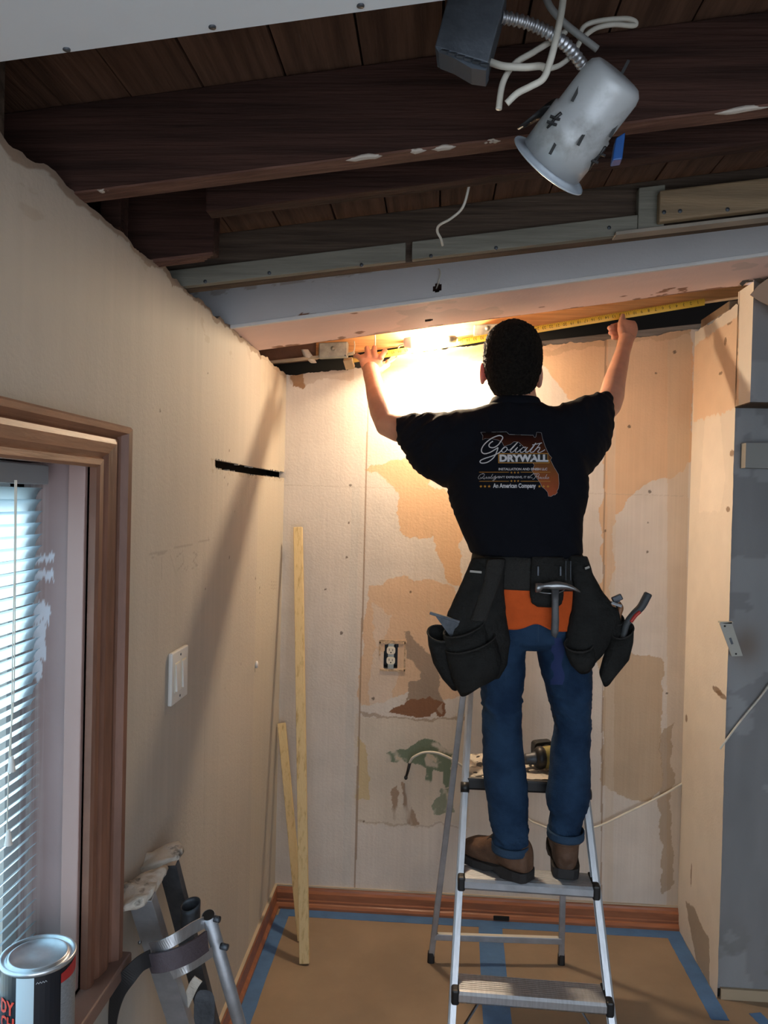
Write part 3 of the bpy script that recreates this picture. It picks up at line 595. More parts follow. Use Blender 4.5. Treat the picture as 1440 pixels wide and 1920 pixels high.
for inch in range(1, 50):
    s_ = L-inch*.0254
    if s_ < .03: break
    c, f = text_mesh(str(inch)); c = c-(c.max(0)+c.min(0))/2; h = .0105/max(.5, (c[:,1].max()-c[:,1].min()))
    q = ta.lerp(tb, s_/L)-Vector((0,0,.0005*math.sin(math.pi*s_/L)))+Vector((0,-.0006,0))+upv*.001
    mb.add([q-dx*(v[0]*h)-upv*(v[1]*h) for v in c], f)
    for k_, hl in ((0,.007), (.25,.0035), (.5,.005), (.75,.0035)):
        q2 = ta.lerp(tb, min(1, (s_+.0127+k_*.0254)/L))-Vector((0,0,.0005*math.sin(math.pi*s_/L)))+Vector((0,.0008,0))
        mb.add([q2+dx*a+upv*b for a, b in ((-.0004,.0122),(.0004,.0122),(.0004,.0122-hl),(-.0004,.0122-hl))], [(0,1,2,3)])
mb.build('printed_numbers', M_black, tm)

# ------------------------------------------------------------------ left wall fittings
sw = thing('light_switch', 'ivory double light switch plate on the left wall', 'light switch', at(330,1265,X=XL))
yc, zcn = at(330,1265,X=XL).y, at(330,1265,X=XL).z
y0 = at(312,1265,X=XL).y; y1 = at(347,1265,X=XL).y; yc = (y0+y1)/2
MB().box(XL, XL+.010, yc-.058, yc+.058, zcn-.060, zcn+.060).build('plate', M_whitep, sw, bevel=.003)
for s_ in (-.023, .023):
    r_ = MB().box(XL+.008, XL+.0115, yc+s_-.0165, yc+s_+.0165, zcn-.034, zcn+.034).build('switch_frame', M_white, sw, bevel=.0008)
    MB().hexa([(XL+.011,yc+s_-.014,zcn-.031),(XL+.016,yc+s_-.014,zcn-.031),(XL+.016,yc+s_+.014,zcn-.031),(XL+.011,yc+s_+.014,zcn-.031),(XL+.011,yc+s_-.014,zcn+.031),(XL+.0125,yc+s_-.014,zcn+.031),(XL+.0125,yc+s_+.014,zcn+.031),(XL+.011,yc+s_+.014,zcn+.031)]).build('rocker', M_whitep, sw, bevel=.0008)
for zz in (-.048, .048): MB().cyl((XL+.009,yc,zcn+zz),(XL+.011,yc,zcn+zz), .003, n=10).build('screw', M_darkmet, sw, smooth=True)
q = at(479,1246,X=XL); tag(MB().ball(q+Vector((.004,0,0)), .006, .009, .013, 10, 6).build('wall_anchor', M_whitep, smooth=True), 'small white plug sticking out of the left wall', 'wall plug')
# outlet
oc = at(733,1229,Y=YB); ot = thing('electrical_outlet', 'bare ivory duplex outlet without cover plate set in the back wall', 'outlet', oc)
mb = MB(); 
for q in ((-.0285,-.0255,-.05,.05), (.0255,.0285,-.05,.05), (-.0285,.0285,.047,.05), (-.0285,.0285,-.05,-.047)): mb.box(oc.x+q[0], oc.x+q[1], YB+.001, YB+.05, oc.z+q[2], oc.z+q[3])
mb.box(oc.x-.0285, oc.x+.0285, YB+.048, YB+.05, oc.z-.05, oc.z+.05); mb.build('wall_box', M_blackp, ot)
MB().box(oc.x-.012, oc.x+.012, YB-.001, YB+.001, oc.z-.053, oc.z+.053).build('mounting_strap', M_galv, ot, bevel=.001)
MB().box(oc.x-.015, oc.x+.015, YB+.001, YB+.03, oc.z-.036, oc.z+.036).build('body', M_blackp, ot, bevel=.001)
for s_ in (.0195, -.0195):
    fcz = oc.z+s_; rc = MB().loft([((oc.x,YB+.001,fcz),(.0168,0,0),(0,0,.0145),3.2), ((oc.x,YB-.005,fcz),(.0165,0,0),(0,0,.0142),3.2)], 24).build('receptacle', M_white, ot)
    mb = MB(); mb.box(oc.x-.0075, oc.x-.0055, YB-.0056, YB-.004, fcz-.001, fcz+.008).box(oc.x+.0055, oc.x+.0075, YB-.0056, YB-.004, fcz-.001, fcz+.0065).cyl((oc.x,YB-.0056,fcz-.007),(oc.x,YB-.004,fcz-.007), .0026, n=10)
    mb.build('slots', M_black, rc)
# torn paper surround of the outlet
mb = MB()
for (xa, ya, xb, yb_) in ((711,1201,762,1206),(757,1204,761,1258),(712,1255,760,1258),(711,1203,714,1230)):
    a = at(xa, yb_, Y=YB); b = at(xb, ya, Y=YB); mb.box(a.x, b.x, YB-.0025, YB+.0, a.z, b.z)
mb.build('torn_paper_edge', pm('torn paper', (.50,.36,.23), .9, bump=.5, var=.3, vscale=60), ot)
# back wall cable stub and long cable
t = thing('cable_stub', 'black-ended white cable arching out of the green patch on the back wall', 'cable', at(765,1440,Y=YB))
MB().tube(arc_pts([at(768,1430,Y=YB-.02), at(775,1420,Y=YB-.045), at(795,1411,Y=YB-.05), at(820,1412,Y=YB-.04), at(848,1424,Y=YB-.03), at(872,1440,Y=YB-.012), at(885,1452,Y=YB+.004)], 8), .0048, 10).build('sheath', M_cable, t, smooth=True)
MB().tube([at(769,1428,Y=YB-.02), at(765,1445,Y=YB-.012), at(762,1455,Y=YB-.008)], [.006,.0055,.005], 10).build('tip', M_blackp, t, smooth=True)
MB().ball(at(761,1458,Y=YB-.008), .007, .007, .009, 10, 8).build('connector', M_blackp, t, smooth=True)
cable('long white cable drooping across the back wall behind the man\'s legs to the right corner', [at(960,1500,Y=YB-.004), at(990,1535,Y=YB-.02), at(1010,1546,Y=YB-.025), at(1045,1556,Y=YB-.03), at(1110,1553,Y=YB-.03), at(1180,1522,Y=YB-.03), at(1240,1492,Y=YB-.02), at(1279,1469,Y=YB-.004)], .0042)
cable('white cable slanting up across the grey wall at the right edge', [at(1350,1404,Y=YR-.01), at(1357,1394,Y=YR-.012), at(1390,1350,Y=YR-.014), at(1440,1287,Y=YR-.014), at(1490,1200,Y=YR-.01)], .0036)
# strike plate hanging on the edge of the return wall
t = thing('metal_plate', 'pale slotted plate hanging askew on the edge of the return wall', 'plate', at(1372,1200,Y=YR-.02))
pp = [at(x, y, Y=YR-.022) for x, y in ((1349,1169),(1372,1166),(1393,1230),(1372,1231))]
MB().disc_prism(pp, pp, (0, 1, 0), .004).build('plate_body', pm('pale painted metal', (.42,.41,.36), .5), t, bevel=.0008)
MB().box(at(1350,1168,Y=YR-.02).x, at(1374,1168,Y=YR-.02).x, YR-.022, YR-.001, at(1360,1169,Y=YR-.02).z, at(1360,1166,Y=YR-.02).z).build('bent_tab', pm('pale painted metal', (.42,.41,.36), .5), t)
for x, y, r_ in ((1359,1174,.003), (1380,1226,.003)): q = at(x, y, Y=YR-.0225); MB().cyl(q-Vector((0,.001,0)), q+Vector((0,.001,0)), r_, n=10).build('screw_hole', M_black, t, smooth=True)
q = at(1371,1202,Y=YR-.0225); MB().beam(q+Vector((-.004,0,.010)), q+Vector((.004,0,-.010)), .007, .003).build('latch_slot', M_darkmet, t, bevel=.001)
# torn drywall flap upper right
pp = [at(x, y, Y=2.46) for x, y in ((1406,553),(1422,535),(1470,500),(1470,600),(1440,572),(1425,565))]
tag(MB().disc_prism(pp, pp, (.25,.6,.1), .012).build('drywall_flap', pm('tan drywall back paper', (.42,.28,.19), .85)), 'tan torn drywall flap poking in at the upper right edge', 'drywall scrap')
mb = MB()
for i in range(7):
    q = at(random.uniform(1400,1440), random.uniform(500,535), Y=2.50); mb.beam(q, q+Vector((random.uniform(-.04,.04), .01, random.uniform(-.03,.03))), .012, .003)
tag(mb.build('torn_debris', pm('dark torn paper', (.10,.08,.06), .9)), 'dark torn paper and debris at the right end of the white beam', 'debris')

# ------------------------------------------------------------------ leaning strips of pine
def stick(label, px0, Yt, px1, wd, th, group='pine strips leaning in the corner'):
    a = at(*px0, Y=Yt); b = at(*px1, Z=.0); d = (b-a).normalized()
    o = MB().beam(a, b+Vector((0,0,.004)), wd, th).build('pine_strip', M_pine, bevel=.0015); tag(o, label, 'wood strip', group); return o
stick('tall yellow pine strip leaning in the left back corner', (559,989), 3.035, (571,1808), .034, .020)
stick('short yellow pine strip leaning behind the tall one in the corner', (528,1356), 3.03, (566,1765), .030, .018)

# ------------------------------------------------------------------ paint can on the sill
cc = at(72,1786,Y=1.19); zb_ = WZ0; R_ = .054; ztop = cc.z; cc = Vector((cc.x, cc.y, 0))
pc = thing('paint_can', 'black quart paint can with red lettering on the window sill', 'can', (cc.x, cc.y, zb_))
MB().loft([((cc.x,cc.y,zb_+.001),(R_,0,0),(0,R_,0)), ((cc.x,cc.y,ztop-.006),(R_,0,0),(0,R_,0))], 48).build('can_body', pm('black label', (.012,.014,.02), .3), pc, smooth=False)
secs = [(R_,-.008),(R_+.002,-.006),(R_+.002,-.001),(R_,.0),(R_-.003,-.0015),(R_-.004,-.005),(R_-.009,-.005),(R_-.010,-.001),(R_-.0125,-.0005),(R_-.014,-.003),(.01,-.003)]
MB().loft([((cc.x,cc.y,ztop+z_),(r_,0,0),(0,r_,0)) for r_, z_ in secs], 48).build('lid', pm('paint can tin', (.62,.66,.70), .3, .85, var=.15, vscale=20), pc, smooth=True)
def canpt(ang, z_, off=.0006): return Vector((cc.x+(R_+off)*math.sin(ang), cc.y-(R_+off)*math.cos(ang), z_))
def canpatch(name, a0, a1, z0, z1, mat, off=.0006, ztl=0):
    n = 10; vs = []
    for i in range(n+1):
        a = a0+(a1-a0)*i/n; vs += [canpt(a, z0, off), canpt(a, z1+ztl*i/n, off)]
    return MB().add(vs, [(2*i, 2*i+2, 2*i+3, 2*i+1) for i in range(n)]).build(name, mat, pc, smooth=True)
canpatch('pale_tape_band', -.11, .37, zb_+.001, ztop-.008, pm('pale blue white tape', (.55,.66,.72), .5), .0008)
canpatch('grey_label_panel', 1.10, 2.1, zb_+.001, ztop-.03, pm('grey fine print panel', (.30,.31,.32), .5, col2=(.16,.17,.18), vscale=160, stretch=(1,1,8)), .0006, .005)
canpatch('red_label_corner', 1.10, 2.1, ztop-.03, ztop-.016, pm('dark red label', (.42,.03,.03), .4), .0007, .012)
def cantext(body, amid, z0, h, wd, mat, offs=.03):
    c, f = text_mesh(body, 0, offs); c = c-c.min(0); c = c/np.array([c[:,0].max(), c[:,1].max(), 1]); 
    return [canpt(amid+(v[0]-.5)*wd, z0+v[1]*h, .0012) for v in c], f
mb = MB(); mb.add(*cantext('DY', -.41, ztop-.066, .021, .52, None)); mb.add(*cantext('CH', -.41, ztop-.090, .021, .52, None)); mb.build('red_lettering', pm('red print', (.75,.06,.03), .5), pc)
mb = MB()
for k_ in range(2):
    v, f = cantext('Premixed', .22, ztop-.016-k_*.005, .0035, .32 if k_ == 0 else .18, None, 0)
    if k_ == 0: mb.add([canpt(.42+.28*i/8, ztop-.016+(.0012 if i % 2 else -.0012), .001) for i in range(9)]+[canpt(.42+.28*i/8, ztop-.0175+(.0012 if i % 2 else -.0012), .001) for i in range(9)], [(i, i+1, i+10, i+9) for i in range(8)])
mb.build('tiny_print_line', pm('grey print', (.35,.36,.38), .5), pc)

# ------------------------------------------------------------------ drywall stilts leaning on the left wall
st = thing('drywall_stilts', 'plaster-crusted aluminium drywall stilts with strap leaning against the left wall', 'stilts', (-.44, 1.8, 0))
def crust(px, Y, th, name='foot_plate'):
    pts = [at(x, y, Y=Y+dy) for x, y, dy in px]; c = sum(pts, Vector())/len(pts)
    mb = MB(); n = len(pts)
    top = [q+Vector((random.uniform(-.001,.001),0,0)) for q in pts]; bot = [q+Vector((.004,.01,-th)) for q in pts]
    mb.add(top+bot+[c+Vector((0,0,.004)), c+Vector((.004,.01,-th))], [(i, (i+1) % n, 2*n) for i in range(n)]+[(n+(i+1) % n, n+i, 2*n+1) for i in range(n)]+[(i, n+i, n+(i+1) % n, (i+1) % n) for i in range(n)])
    me = mb.mesh(); bm = bmesh.new(); bm.from_mesh(me); bmesh.ops.subdivide_edges(bm, edges=bm.edges, cuts=3, use_grid_fill=True); bm.to_mesh(me); bm.free()
    displace(me, lambda c_: (fbm(c_, 45, 3)-.5)*.012)
    return put(name, me, M_plaster, st, True)
crust([(206,1683,0),(236,1655,.03),(262,1640,.06),(308,1621,.09),(300,1645,.05),(282,1672,.0),(262,1690,-.03),(232,1702,-.04),(207,1708,-.03)], 1.47, .012)
crust([(250,1633,0),(268,1602,.03),(300,1588,.06),(335,1577,.08),(341,1590,.05),(328,1606,.02),(285,1622,-.01)], 1.60, .012)
def ext(p0, p1, z_=.01): return p0+(p1-p0)*((p0.z-z_)/(p0.z-p1.z))
def chan(p0, p1, wd, dp, mat, name):
    p1 = ext(p0, p1); d = (p1-p0).normalized(); u = Vector((1,0,0)); u = (u-d*u.dot(d)).normalized(); v = d.cross(u)
    if v.y > 0: v = -v
    q = [(-wd/2,0),(wd/2,0),(wd/2,-dp),(wd/2-.003,-dp),(wd/2-.003,-.003),(-wd/2+.003,-.003),(-wd/2+.003,-dp),(-wd/2,-dp)]; n = len(q)
    return MB().add([p0+u*a+v*b for a, b in q]+[p1+u*a+v*b for a, b in q], [(i, (i+1) % n, (i+1) % n+n, i+n) for i in range(n)]+[tuple(range(n)), tuple(range(n, 2*n))]).build(name, mat, st, bevel=.001)
l1 = chan(at(262,1690,Y=1.46), at(337,1930,Y=1.62), .048, .022, M_alu2, 'leg_rail')
l2 = chan(at(313,1625,Y=1.62), at(392,1930,Y=1.76), .040, .020, M_darkmet, 'leg_rail')
q0, q1 = at(262,1690,Y=1.45), at(337,1930,Y=1.61)
for t_, s_ in ((.35,.3),(.42,-.2),(.25,-.4)):
    q = q0.lerp(q1, t_)+Vector((s_*.03,-.024,0)); MB().ball(q, .004, .004, .004, 8, 6).build('rivet', M_steel, st, smooth=True)
tb0 = at(391,1716,Y=1.50); tb1 = ext(tb0, at(452,1930,Y=1.66))
d = (tb1-tb0).normalized()
mb = MB(); mb.tube([tb0, tb1], .0135, 20); mb.build('side_tube', M_alu2, st, smooth=True)
MB().cyl(tb0-d*.0012, tb0+d*.002, .0115, n=20).build('tube_mouth', M_black, st)
for x, y in ((407,1722), (422,1774)): q = at(x, y, Y=1.50); MB().cyl(q-Vector((.008,0,0)), q+Vector((.006,-.004,0)), .0062, .0062, 12).build('wing_knob', M_darkmet, st, smooth=True)
# calf band: metal strap arching from the rail round to the tube, padded strap below
def band(name, px, wd, th, mat, wob=0):
    pts = arc_pts([at(x, y, Y=Y) for x, y, Y in px], 8); vs = []; fs = []; n = len(pts)
    for i, q in enumerate(pts):
        dd = (pts[min(i+1, n-1)]-pts[max(i-1, 0)]).normalized(); u = Vector((.25,0,-1)); u = (u-dd*u.dot(dd)).normalized(); nn = dd.cross(u)*th/2
        vs += [q+u*wd/2+nn, q-u*wd/2+nn, q-u*wd/2-nn, q+u*wd/2-nn]
    for i in range(n-1):
        for j in range(4): fs.append((i*4+j, i*4+(j+1) % 4, i*4+4+(j+1) % 4, i*4+4+j))
    fs += [(3,2,1,0), (n*4-4, n*4-3, n*4-2, n*4-1)]
    return MB().add(vs, fs).build(name, mat, st, smooth=False, bevel=.001)
band('calf_band', [(283,1778,1.43),(305,1773,1.41),(335,1757,1.42),(362,1740,1.46),(382,1730,1.49)], .022, .003, M_alu)
band('padded_strap', [(280,1806,1.425),(300,1805,1.405),(330,1797,1.41),(362,1782,1.44),(388,1764,1.485)], .036, .006, M_strap)
band('lower_band', [(322,1828,1.43),(350,1815,1.43),(375,1800,1.46),(398,1785,1.50)], .018, .003, M_alu)
MB().loft([(at(357,1706,Y=1.56)+Vector((0,0,-.05*i/5+.012)), (.020,0,.004), (0,.018,.006)) for i in range(6)], 20, cap=False).build('cup_ring', M_darkmet, st, smooth=True).modifiers.new('t','SOLIDIFY').thickness = .002
MB().cyl(at(357,1713,Y=1.56)+Vector((0,0,-.02)), at(357,1713,Y=1.56)+Vector((0,0,-.018)), .018).build('cup_bottom', M_black, st)
band('strap_tail', [(283,1796,1.42),(262,1808,1.40),(240,1832,1.39),(222,1860,1.40),(212,1900,1.42),(209,1960,1.46)], .030, .003, pm('black strap', (.015,.014,.015), .7))
band('hinge_plate', [(345,1890,1.62),(362,1850,1.60),(372,1835,1.6)], .02, .004, M_plaster)
MB().loft([(at(383,1893,Y=1.60), (.022,0,0), (0,.002,.04)), (at(383,1893,Y=1.606), (.022,0,0), (0,.002,.04))], 20, 3).build('oval_plate', M_darkmet, st)

# ------------------------------------------------------------------ recessed light can, its box, conduit and cables
rl = thing('recessed_light', 'dirty white recessed light can dangling by conduit from a dark steel box', 'light fixture', at(1090,235,Y=1.12))
A = at(1030,309,Y=1.125); B = at(1160,140,Y=1.048); d = (B-A); Lc = d.length; d.normalize(); s_ = Vector((0,1,0)); u = s_.cross(d).normalized(); v = d.cross(u)
def ring(t, r): return (A+d*(Lc*t), u*r, v*r)
o = MB().loft([ring(.04,.0475), ring(.3,.0475), ring(.5,.0465), ring(.51,.0435), ring(.9,.0425), ring(.96,.040), ring(1.0,.034)], 40).build('can_shell', M_can, rl, smooth=True)
MB().loft([ring(.0,.060), ring(-.012,.0605), ring(-.02,.058), ring(.0,.045), ring(.06,.044)], 44, cap=False).build('trim_ring', pm('white trim ring', (.52,.58,.64), .35, .2, var=.15, vscale=20), rl, smooth=True)
MB().loft([ring(.05,.0435), ring(.06,.0435)], 30).build('reflector', pm('inner reflector', (.28,.32,.36), .3, .6), rl)
def onshell(px, py, off=.002):
    dd = Vector((RM@np.array([(px-720)/F, -(py-960)/F, -1.0])).tolist()); me = o.data; bv = BVHTree.FromPolygons([q.co for q in me.vertices], [tuple(p.vertices) for p in me.polygons])
    h = bv.ray_cast(Vector(CAM), dd.normalized()); return h[0]-dd.normalized()*off if h[0] is not None else at(px, py, Y=1.08)
for pts in (((1052,212),(1040,222),(1034,232),(1026,240)), ((1135,275),(1125,290),(1112,303),(1105,318))):
    MB().tube([onshell(x, y, .004) for x, y in pts], [.0025,.002,.002,.0015], 6).build('spring_clip', M_blackp, rl, smooth=True)
    for x, y in pts[1:3]: q = onshell(x, y, .005); MB().beam(q+Vector((-.006,0,.003)), q+Vector((.007,0,-.002)), .003, .003).build('clip_tooth', M_blackp, rl)
MB().loft([(at(1000,225,Y=1.10), (.022,0,.012), (0,.012,0)), (at(1020,205,Y=1.10), (.018,0,.014), (0,.014,0)), (at(1045,205,Y=1.09), (.008,0,.006), (0,.010,0))], 12).build('thermal_housing', M_blackp, rl, smooth=True)
for x, y in ((1082,172),(1093,255),(1153,240),(1040,272),(1170,130)):
    q = onshell(x, y, .0006); MB().beam(q+Vector((.006,0,.012)), q-Vector((.006,0,.012)), .004, .001).build('slot', pm('black slot', (.03,.03,.03), .7), rl)
# steel box
bx = [at(x, y, Y=1.03) for x, y in ((815,88),(915,118),(952,-20),(850,-45))]
MB().disc_prism(bx, bx, (.05,1,.1), .06).build('steel_box', M_cube_grey, rl, bevel=.002)
MB().disc_prism([at(x, y, Y=1.02) for x, y in ((815,86),(918,118),(912,132),(884,128),(850,108),(822,97))], None, (.05,1,.1), .05).build('torn_box_lip', pm('painted dark steel', (.07,.085,.105), .7, spec=.2), rl, bevel=.001)
for i in range(6):
    q = at(828+15*i, 95+5*i, Y=1.02); MB().beam(q, q+Vector((.008,-.004,-.004)), .006, .003).build('bent_tab', M_darkmet, rl)
cp = arc_pts([at(940,32,Y=1.05), at(985,42,Y=1.06), at(1030,62,Y=1.07), at(1065,88,Y=1.09), at(1092,122,Y=1.12)], 24)
rr = [.0075+.0013*math.sin(i*1.35) for i in range(len(cp))]
MB().tube(cp, rr, 14).build('flexible_conduit', M_alu, rl, smooth=True)
cable('white cable hanging down past the conduit and curling back left', [at(1060,-40,Y=1.04), at(1053,20,Y=1.035), at(1042,75,Y=1.03), at(1030,120,Y=1.03), at(1018,148,Y=1.03), at(995,162,Y=1.03), at(970,175,Y=1.035), at(950,194,Y=1.04)], .0045)
cable('short thick white cable bending out of the steel box', [at(918,116,Y=1.06), at(945,124,Y=1.05), at(985,126,Y=1.05), at(1012,124,Y=1.055), at(1022,128,Y=1.06)], .0048)
cable('white cable ending in a cut stub above the brown joist', [at(1060,60,Y=1.12), at(1035,76,Y=1.10), at(1000,98,Y=1.08), at(965,120,Y=1.07), at(943,155,Y=1.06), at(935,205,Y=1.06)], .0042)
cable('white cable looping out right above the light can', [at(1085,72,Y=1.15), at(1095,50,Y=1.15), at(1120,40,Y=1.15), at(1170,35,Y=1.15), at(1190,40,Y=1.15), at(1188,48,Y=1.15), at(1150,46,Y=1.14), at(1115,54,Y=1.14), at(1090,75,Y=1.13), at(1075,100,Y=1.12), at(1050,122,Y=1.1), at(1025,130,Y=1.09)], .0036)
cable('grey cable hanging at the very top beside the conduit', [at(1015,-30,Y=1.1), at(1030,10,Y=1.1), at(1055,40,Y=1.11), at(1085,65,Y=1.12), at(1120,92,Y=1.13)], .005, pm('grey cable', (.22,.22,.21), .6))
cable('thin white wire dangling in front of the furring strips', [at(905,262,Y=1.50), at(898,283,Y=1.50), at(885,312,Y=1.50), at(880,345,Y=1.50), at(868,388,Y=1.52), at(845,410,Y=1.54), at(824,422,Y=1.56), at(820,434,Y=1.58), at(827,448,Y=1.60), at(830,460,Y=1.62)], .0026, k=5)
t = MB().disc_prism([at(x, y, Y=1.20) for x, y in ((1148,301),(1155,258),(1173,247),(1167,298))], None, (.1,1,.1), .03).build('plastic_box', pm('blue plastic', (.02,.10,.34), .4), bevel=.002); tag(t, 'small blue plastic box behind the light can', 'box')

# ------------------------------------------------------------------ stepladder
def fr(pa, pb, z_):     # point on a rail line at height z
    return pa+(pb-pa)*((z_-pa.z)/(pb.z-pa.z))
La, Lb = at(861,1648,Y=2.33), at(881,1290,Y=2.61)
Ra, Rb = at(1142,1865,Y=2.19), at(1117,1650,Y=2.33)
ZT = 1.13; ZS1, ZS2, ZP = .262, .508, .752
lad = thing('stepladder', 'aluminium stepladder with black-capped treads that the man stands on', 'stepladder', (fr(La,Lb,0).x+.2, 2.4, 0))
for nm, (pa, pb) in (('L', (La, Lb)), ('R', (Ra, Rb))):
    a = fr(pa, pb, .012); b = fr(pa, pb, ZT); d = (b-a).normalized(); s_ = Vector((1,0,0)); s_ = (s_-d*s_.dot(d)).normalized(); f_ = d.cross(s_); f_ = -f_ if f_.y > 0 else f_
    sg = 1 if nm == 'L' else -1
    q = [(0,.012),(.006*sg,.014),(.022*sg,.014),(.022*sg,.011),(.003*sg,.011),(.003*sg,-.011),(.022*sg,-.011),(.022*sg,-.014),(0,-.014)]; n = len(q)
    r_ = MB().add([a+s_*(u-.010*sg)+f_*v for u, v in q]+[b+s_*(u-.010*sg)+f_*v for u, v in q], [(i, (i+1) % n, (i+1) % n+n, i+n) for i in range(n)]+[tuple(range(n)), tuple(range(n, 2*n))]).build('front_rail', M_alu, lad, bevel=.0008)
    MB().box(a.x-.018, a.x+.018, a.y-.02, a.y+.02, 0, .03).build('foot_cap', M_blackp, lad, bevel=.004)
rf = [at(808,1803,Z=0), at(1052,1807,Z=0)]; rt = [fr(La,Lb,ZT-.02)+Vector((.0,.02,0)), fr(Ra,Rb,ZT-.02)+Vector((.0,.02,0))]
rt[0] = rf[0]+(at(870,1290,Y=2.64)-rf[0])*((ZT-.02)/at(870,1290,Y=2.64).z)
for a, b in zip(rf, rt):
    MB().beam(a+Vector((0,0,.012)), b, .020, .016).build('rear_leg', M_alu2, lad, bevel=.002)
    MB().loft([((a.x,a.y,0),(.013,0,0),(0,.013,0),3), ((a.x,a.y,.035),(.012,0,0),(0,.011,0),3)], 16).build('foot_cap', M_blackp, lad)
def lerp_leg(i, z_): return rf[i]+(rt[i]-rf[i])*(z_/rt[i].z)
br = MB().beam(lerp_leg(0,.095), lerp_leg(1,.085), .016, .022, (0,1,0)).build('rear_brace', M_alu2, lad, bevel=.002)
mb = MB().beam(lerp_leg(0,.1065)+Vector((.012,0,0)), lerp_leg(1,.0965)-Vector((.012,0,0)), .015, .001, (0,1,0)); mb.build('pale_top_face', pm('pale brace top', (.75,.72,.64), .5, .3), br)  # upper face of the brace coloured paler
for zt_ in (ZS1, ZS2):
    a = fr(La,Lb,zt_-.02)+Vector((.006,0,0)); b = fr(Ra,Rb,zt_-.02)-Vector((.006,0,0))
    yf = min(a.y, b.y)-.018; tr_ = None
    n = 9; prof = [(yf+.006,-.033),(yf,-.026),(yf,-.008),(yf+.006,-.001)]+[v for i in range(n) for v in ((yf+.012+i*.0085,0),(yf+.015+i*.0085,.0016),(yf+.018+i*.0085,.0016),(yf+.0195+i*.0085,0))]+[(yf+.090,-.004),(yf+.090,-.02),(yf+.086,-.02),(yf+.086,-.006),(yf+.008,-.006),(yf+.008,-.033)]
    k = len(prof); dz = b.x-a.x
    MB().add([(a.x,y_,zt_+z_) for y_, z_ in prof]+[(b.x,y_+(b.y-a.y),zt_+z_) for y_, z_ in prof], [(i, (i+1) % k, (i+1) % k+k, i+k) for i in range(k)]+[tuple(range(k)), tuple(range(k, 2*k))]).build('step', M_alu if zt_ == ZS1 else M_alu2, lad)
    for c_ in (a, b):
        yy = yf-.002+(b.y-a.y if c_ is b else 0)
        MB().box(c_.x-.011, c_.x+.011, yy, yy+.095, zt_-.038, zt_+.005).build('end_cap', M_blackp, lad, bevel=.006)
a = fr(La,Lb,ZS1-.05); b = fr(Ra,Rb,ZS1-.05)
for c_, sg in ((a, 1), (b, -1)):
    MB().beam(c_+Vector((.075*sg,.03,-.0)), c_+Vector((.0*sg,.0,-.11)), .012, .004, (0,1,0)).build('diagonal_brace', M_darkmet, lad)
# top platform
a = fr(La,Lb,ZP-.03); b = fr(Ra,Rb,ZP-.03)
pl = MB().box(a.x+.004, b.x-.004, a.y-.005, a.y+.235, ZP-.042, ZP-.002).build('platform', M_blackp, lad, bevel=.008)
mb = MB(); nx, ny = 40, 26; vs = []; 
for i in range(nx+1):
    for j in range(ny+1): vs.append((a.x+.012+(b.x-a.x-.024)*i/nx, a.y+.004+.222*j/ny, ZP))
vv = np.array(vs); hgt = (fbm(vv, 30, 3)-.3)*.014; vs = [(v[0], v[1], ZP-.003+max(0, h_)) for v, h_ in zip(vs, hgt)]
MB().add(vs, [(i*(ny+1)+j, (i+1)*(ny+1)+j, (i+1)*(ny+1)+j+1, i*(ny+1)+j+1) for i in range(nx) for j in range(ny)]).build('plaster_crust', M_plaster, pl, smooth=True)
for c_ in (a+Vector((-.0,-.012,.0)), b+Vector((0,-.012,0))): MB().cyl(c_-Vector((.012,0,0)), c_+Vector((.014,0,0)), .016, n=16).build('hinge_cap', M_blackp, lad, smooth=True)
a = fr(La,Lb,ZT); b = fr(Ra,Rb,ZT)
MB().tube(arc_pts([a-Vector((0,.0,.03)), a+Vector((.01,.004,.01)), (a+b)/2+Vector((0,.006,.014)), b+Vector((-.01,.004,.01)), b-Vector((0,0,.03))], 6), .013, 12).build('top_handle', M_alu2, lad, smooth=True)

# cordless drill on the platform
q = at(1012, 1418, Y=2.545); q.z = ZP+.040
dr = thing('cordless_drill', 'black and olive cordless drill lying on the crusted ladder platform', 'drill', (q.x, q.y, ZP))
X_ = Vector((1,.25,.05)).normalized(); Z_ = Vector((0,0,1)); Y_ = Vector((-.25,1,0)).normalized()
def dl(t, r, rz=None): return (q+X_*t, Y_*r, Z_*(rz or r))
MB().loft([dl(-.012,.028,.030), dl(.0,.031,.034), dl(.05,.032,.036), dl(.085,.030,.034), dl(.10,.02,.024)], 20).build('motor_housing', pm('olive yellow shell', (.30,.25,.07), .5), dr, smooth=True)
MB().loft([dl(-.016,.026,.028), dl(-.005,.034,.036), dl(.006,.034,.036), dl(.012,.032,.034)], 20).build('rubber_ring', M_blackp, dr, smooth=True)
MB().loft([dl(-.052,.012), dl(-.048,.017), dl(-.02,.019), dl(-.014,.022)], 18).build('chuck', M_darkmet, dr, smooth=True)
MB().loft([(q+X_*.055+Y_*(.02), X_*.018, Z_*.016), (q+X_*.06+Y_*.07+Z_*-.006, X_*.017, Z_*.015), (q+X_*.062+Y_*.10+Z_*-.008, X_*.018, Z_*.016)], 16).build('handle', M_blackp, dr, smooth=True)
MB().loft([(q+X_*.055+Y_*.10+Z_*-.010, X_*.034, Z_*.026, 5), (q+X_*.055+Y_*.135+Z_*-.010, X_*.034, Z_*.026, 5)], 20).build('battery', M_blackp, dr, bevel=.003)

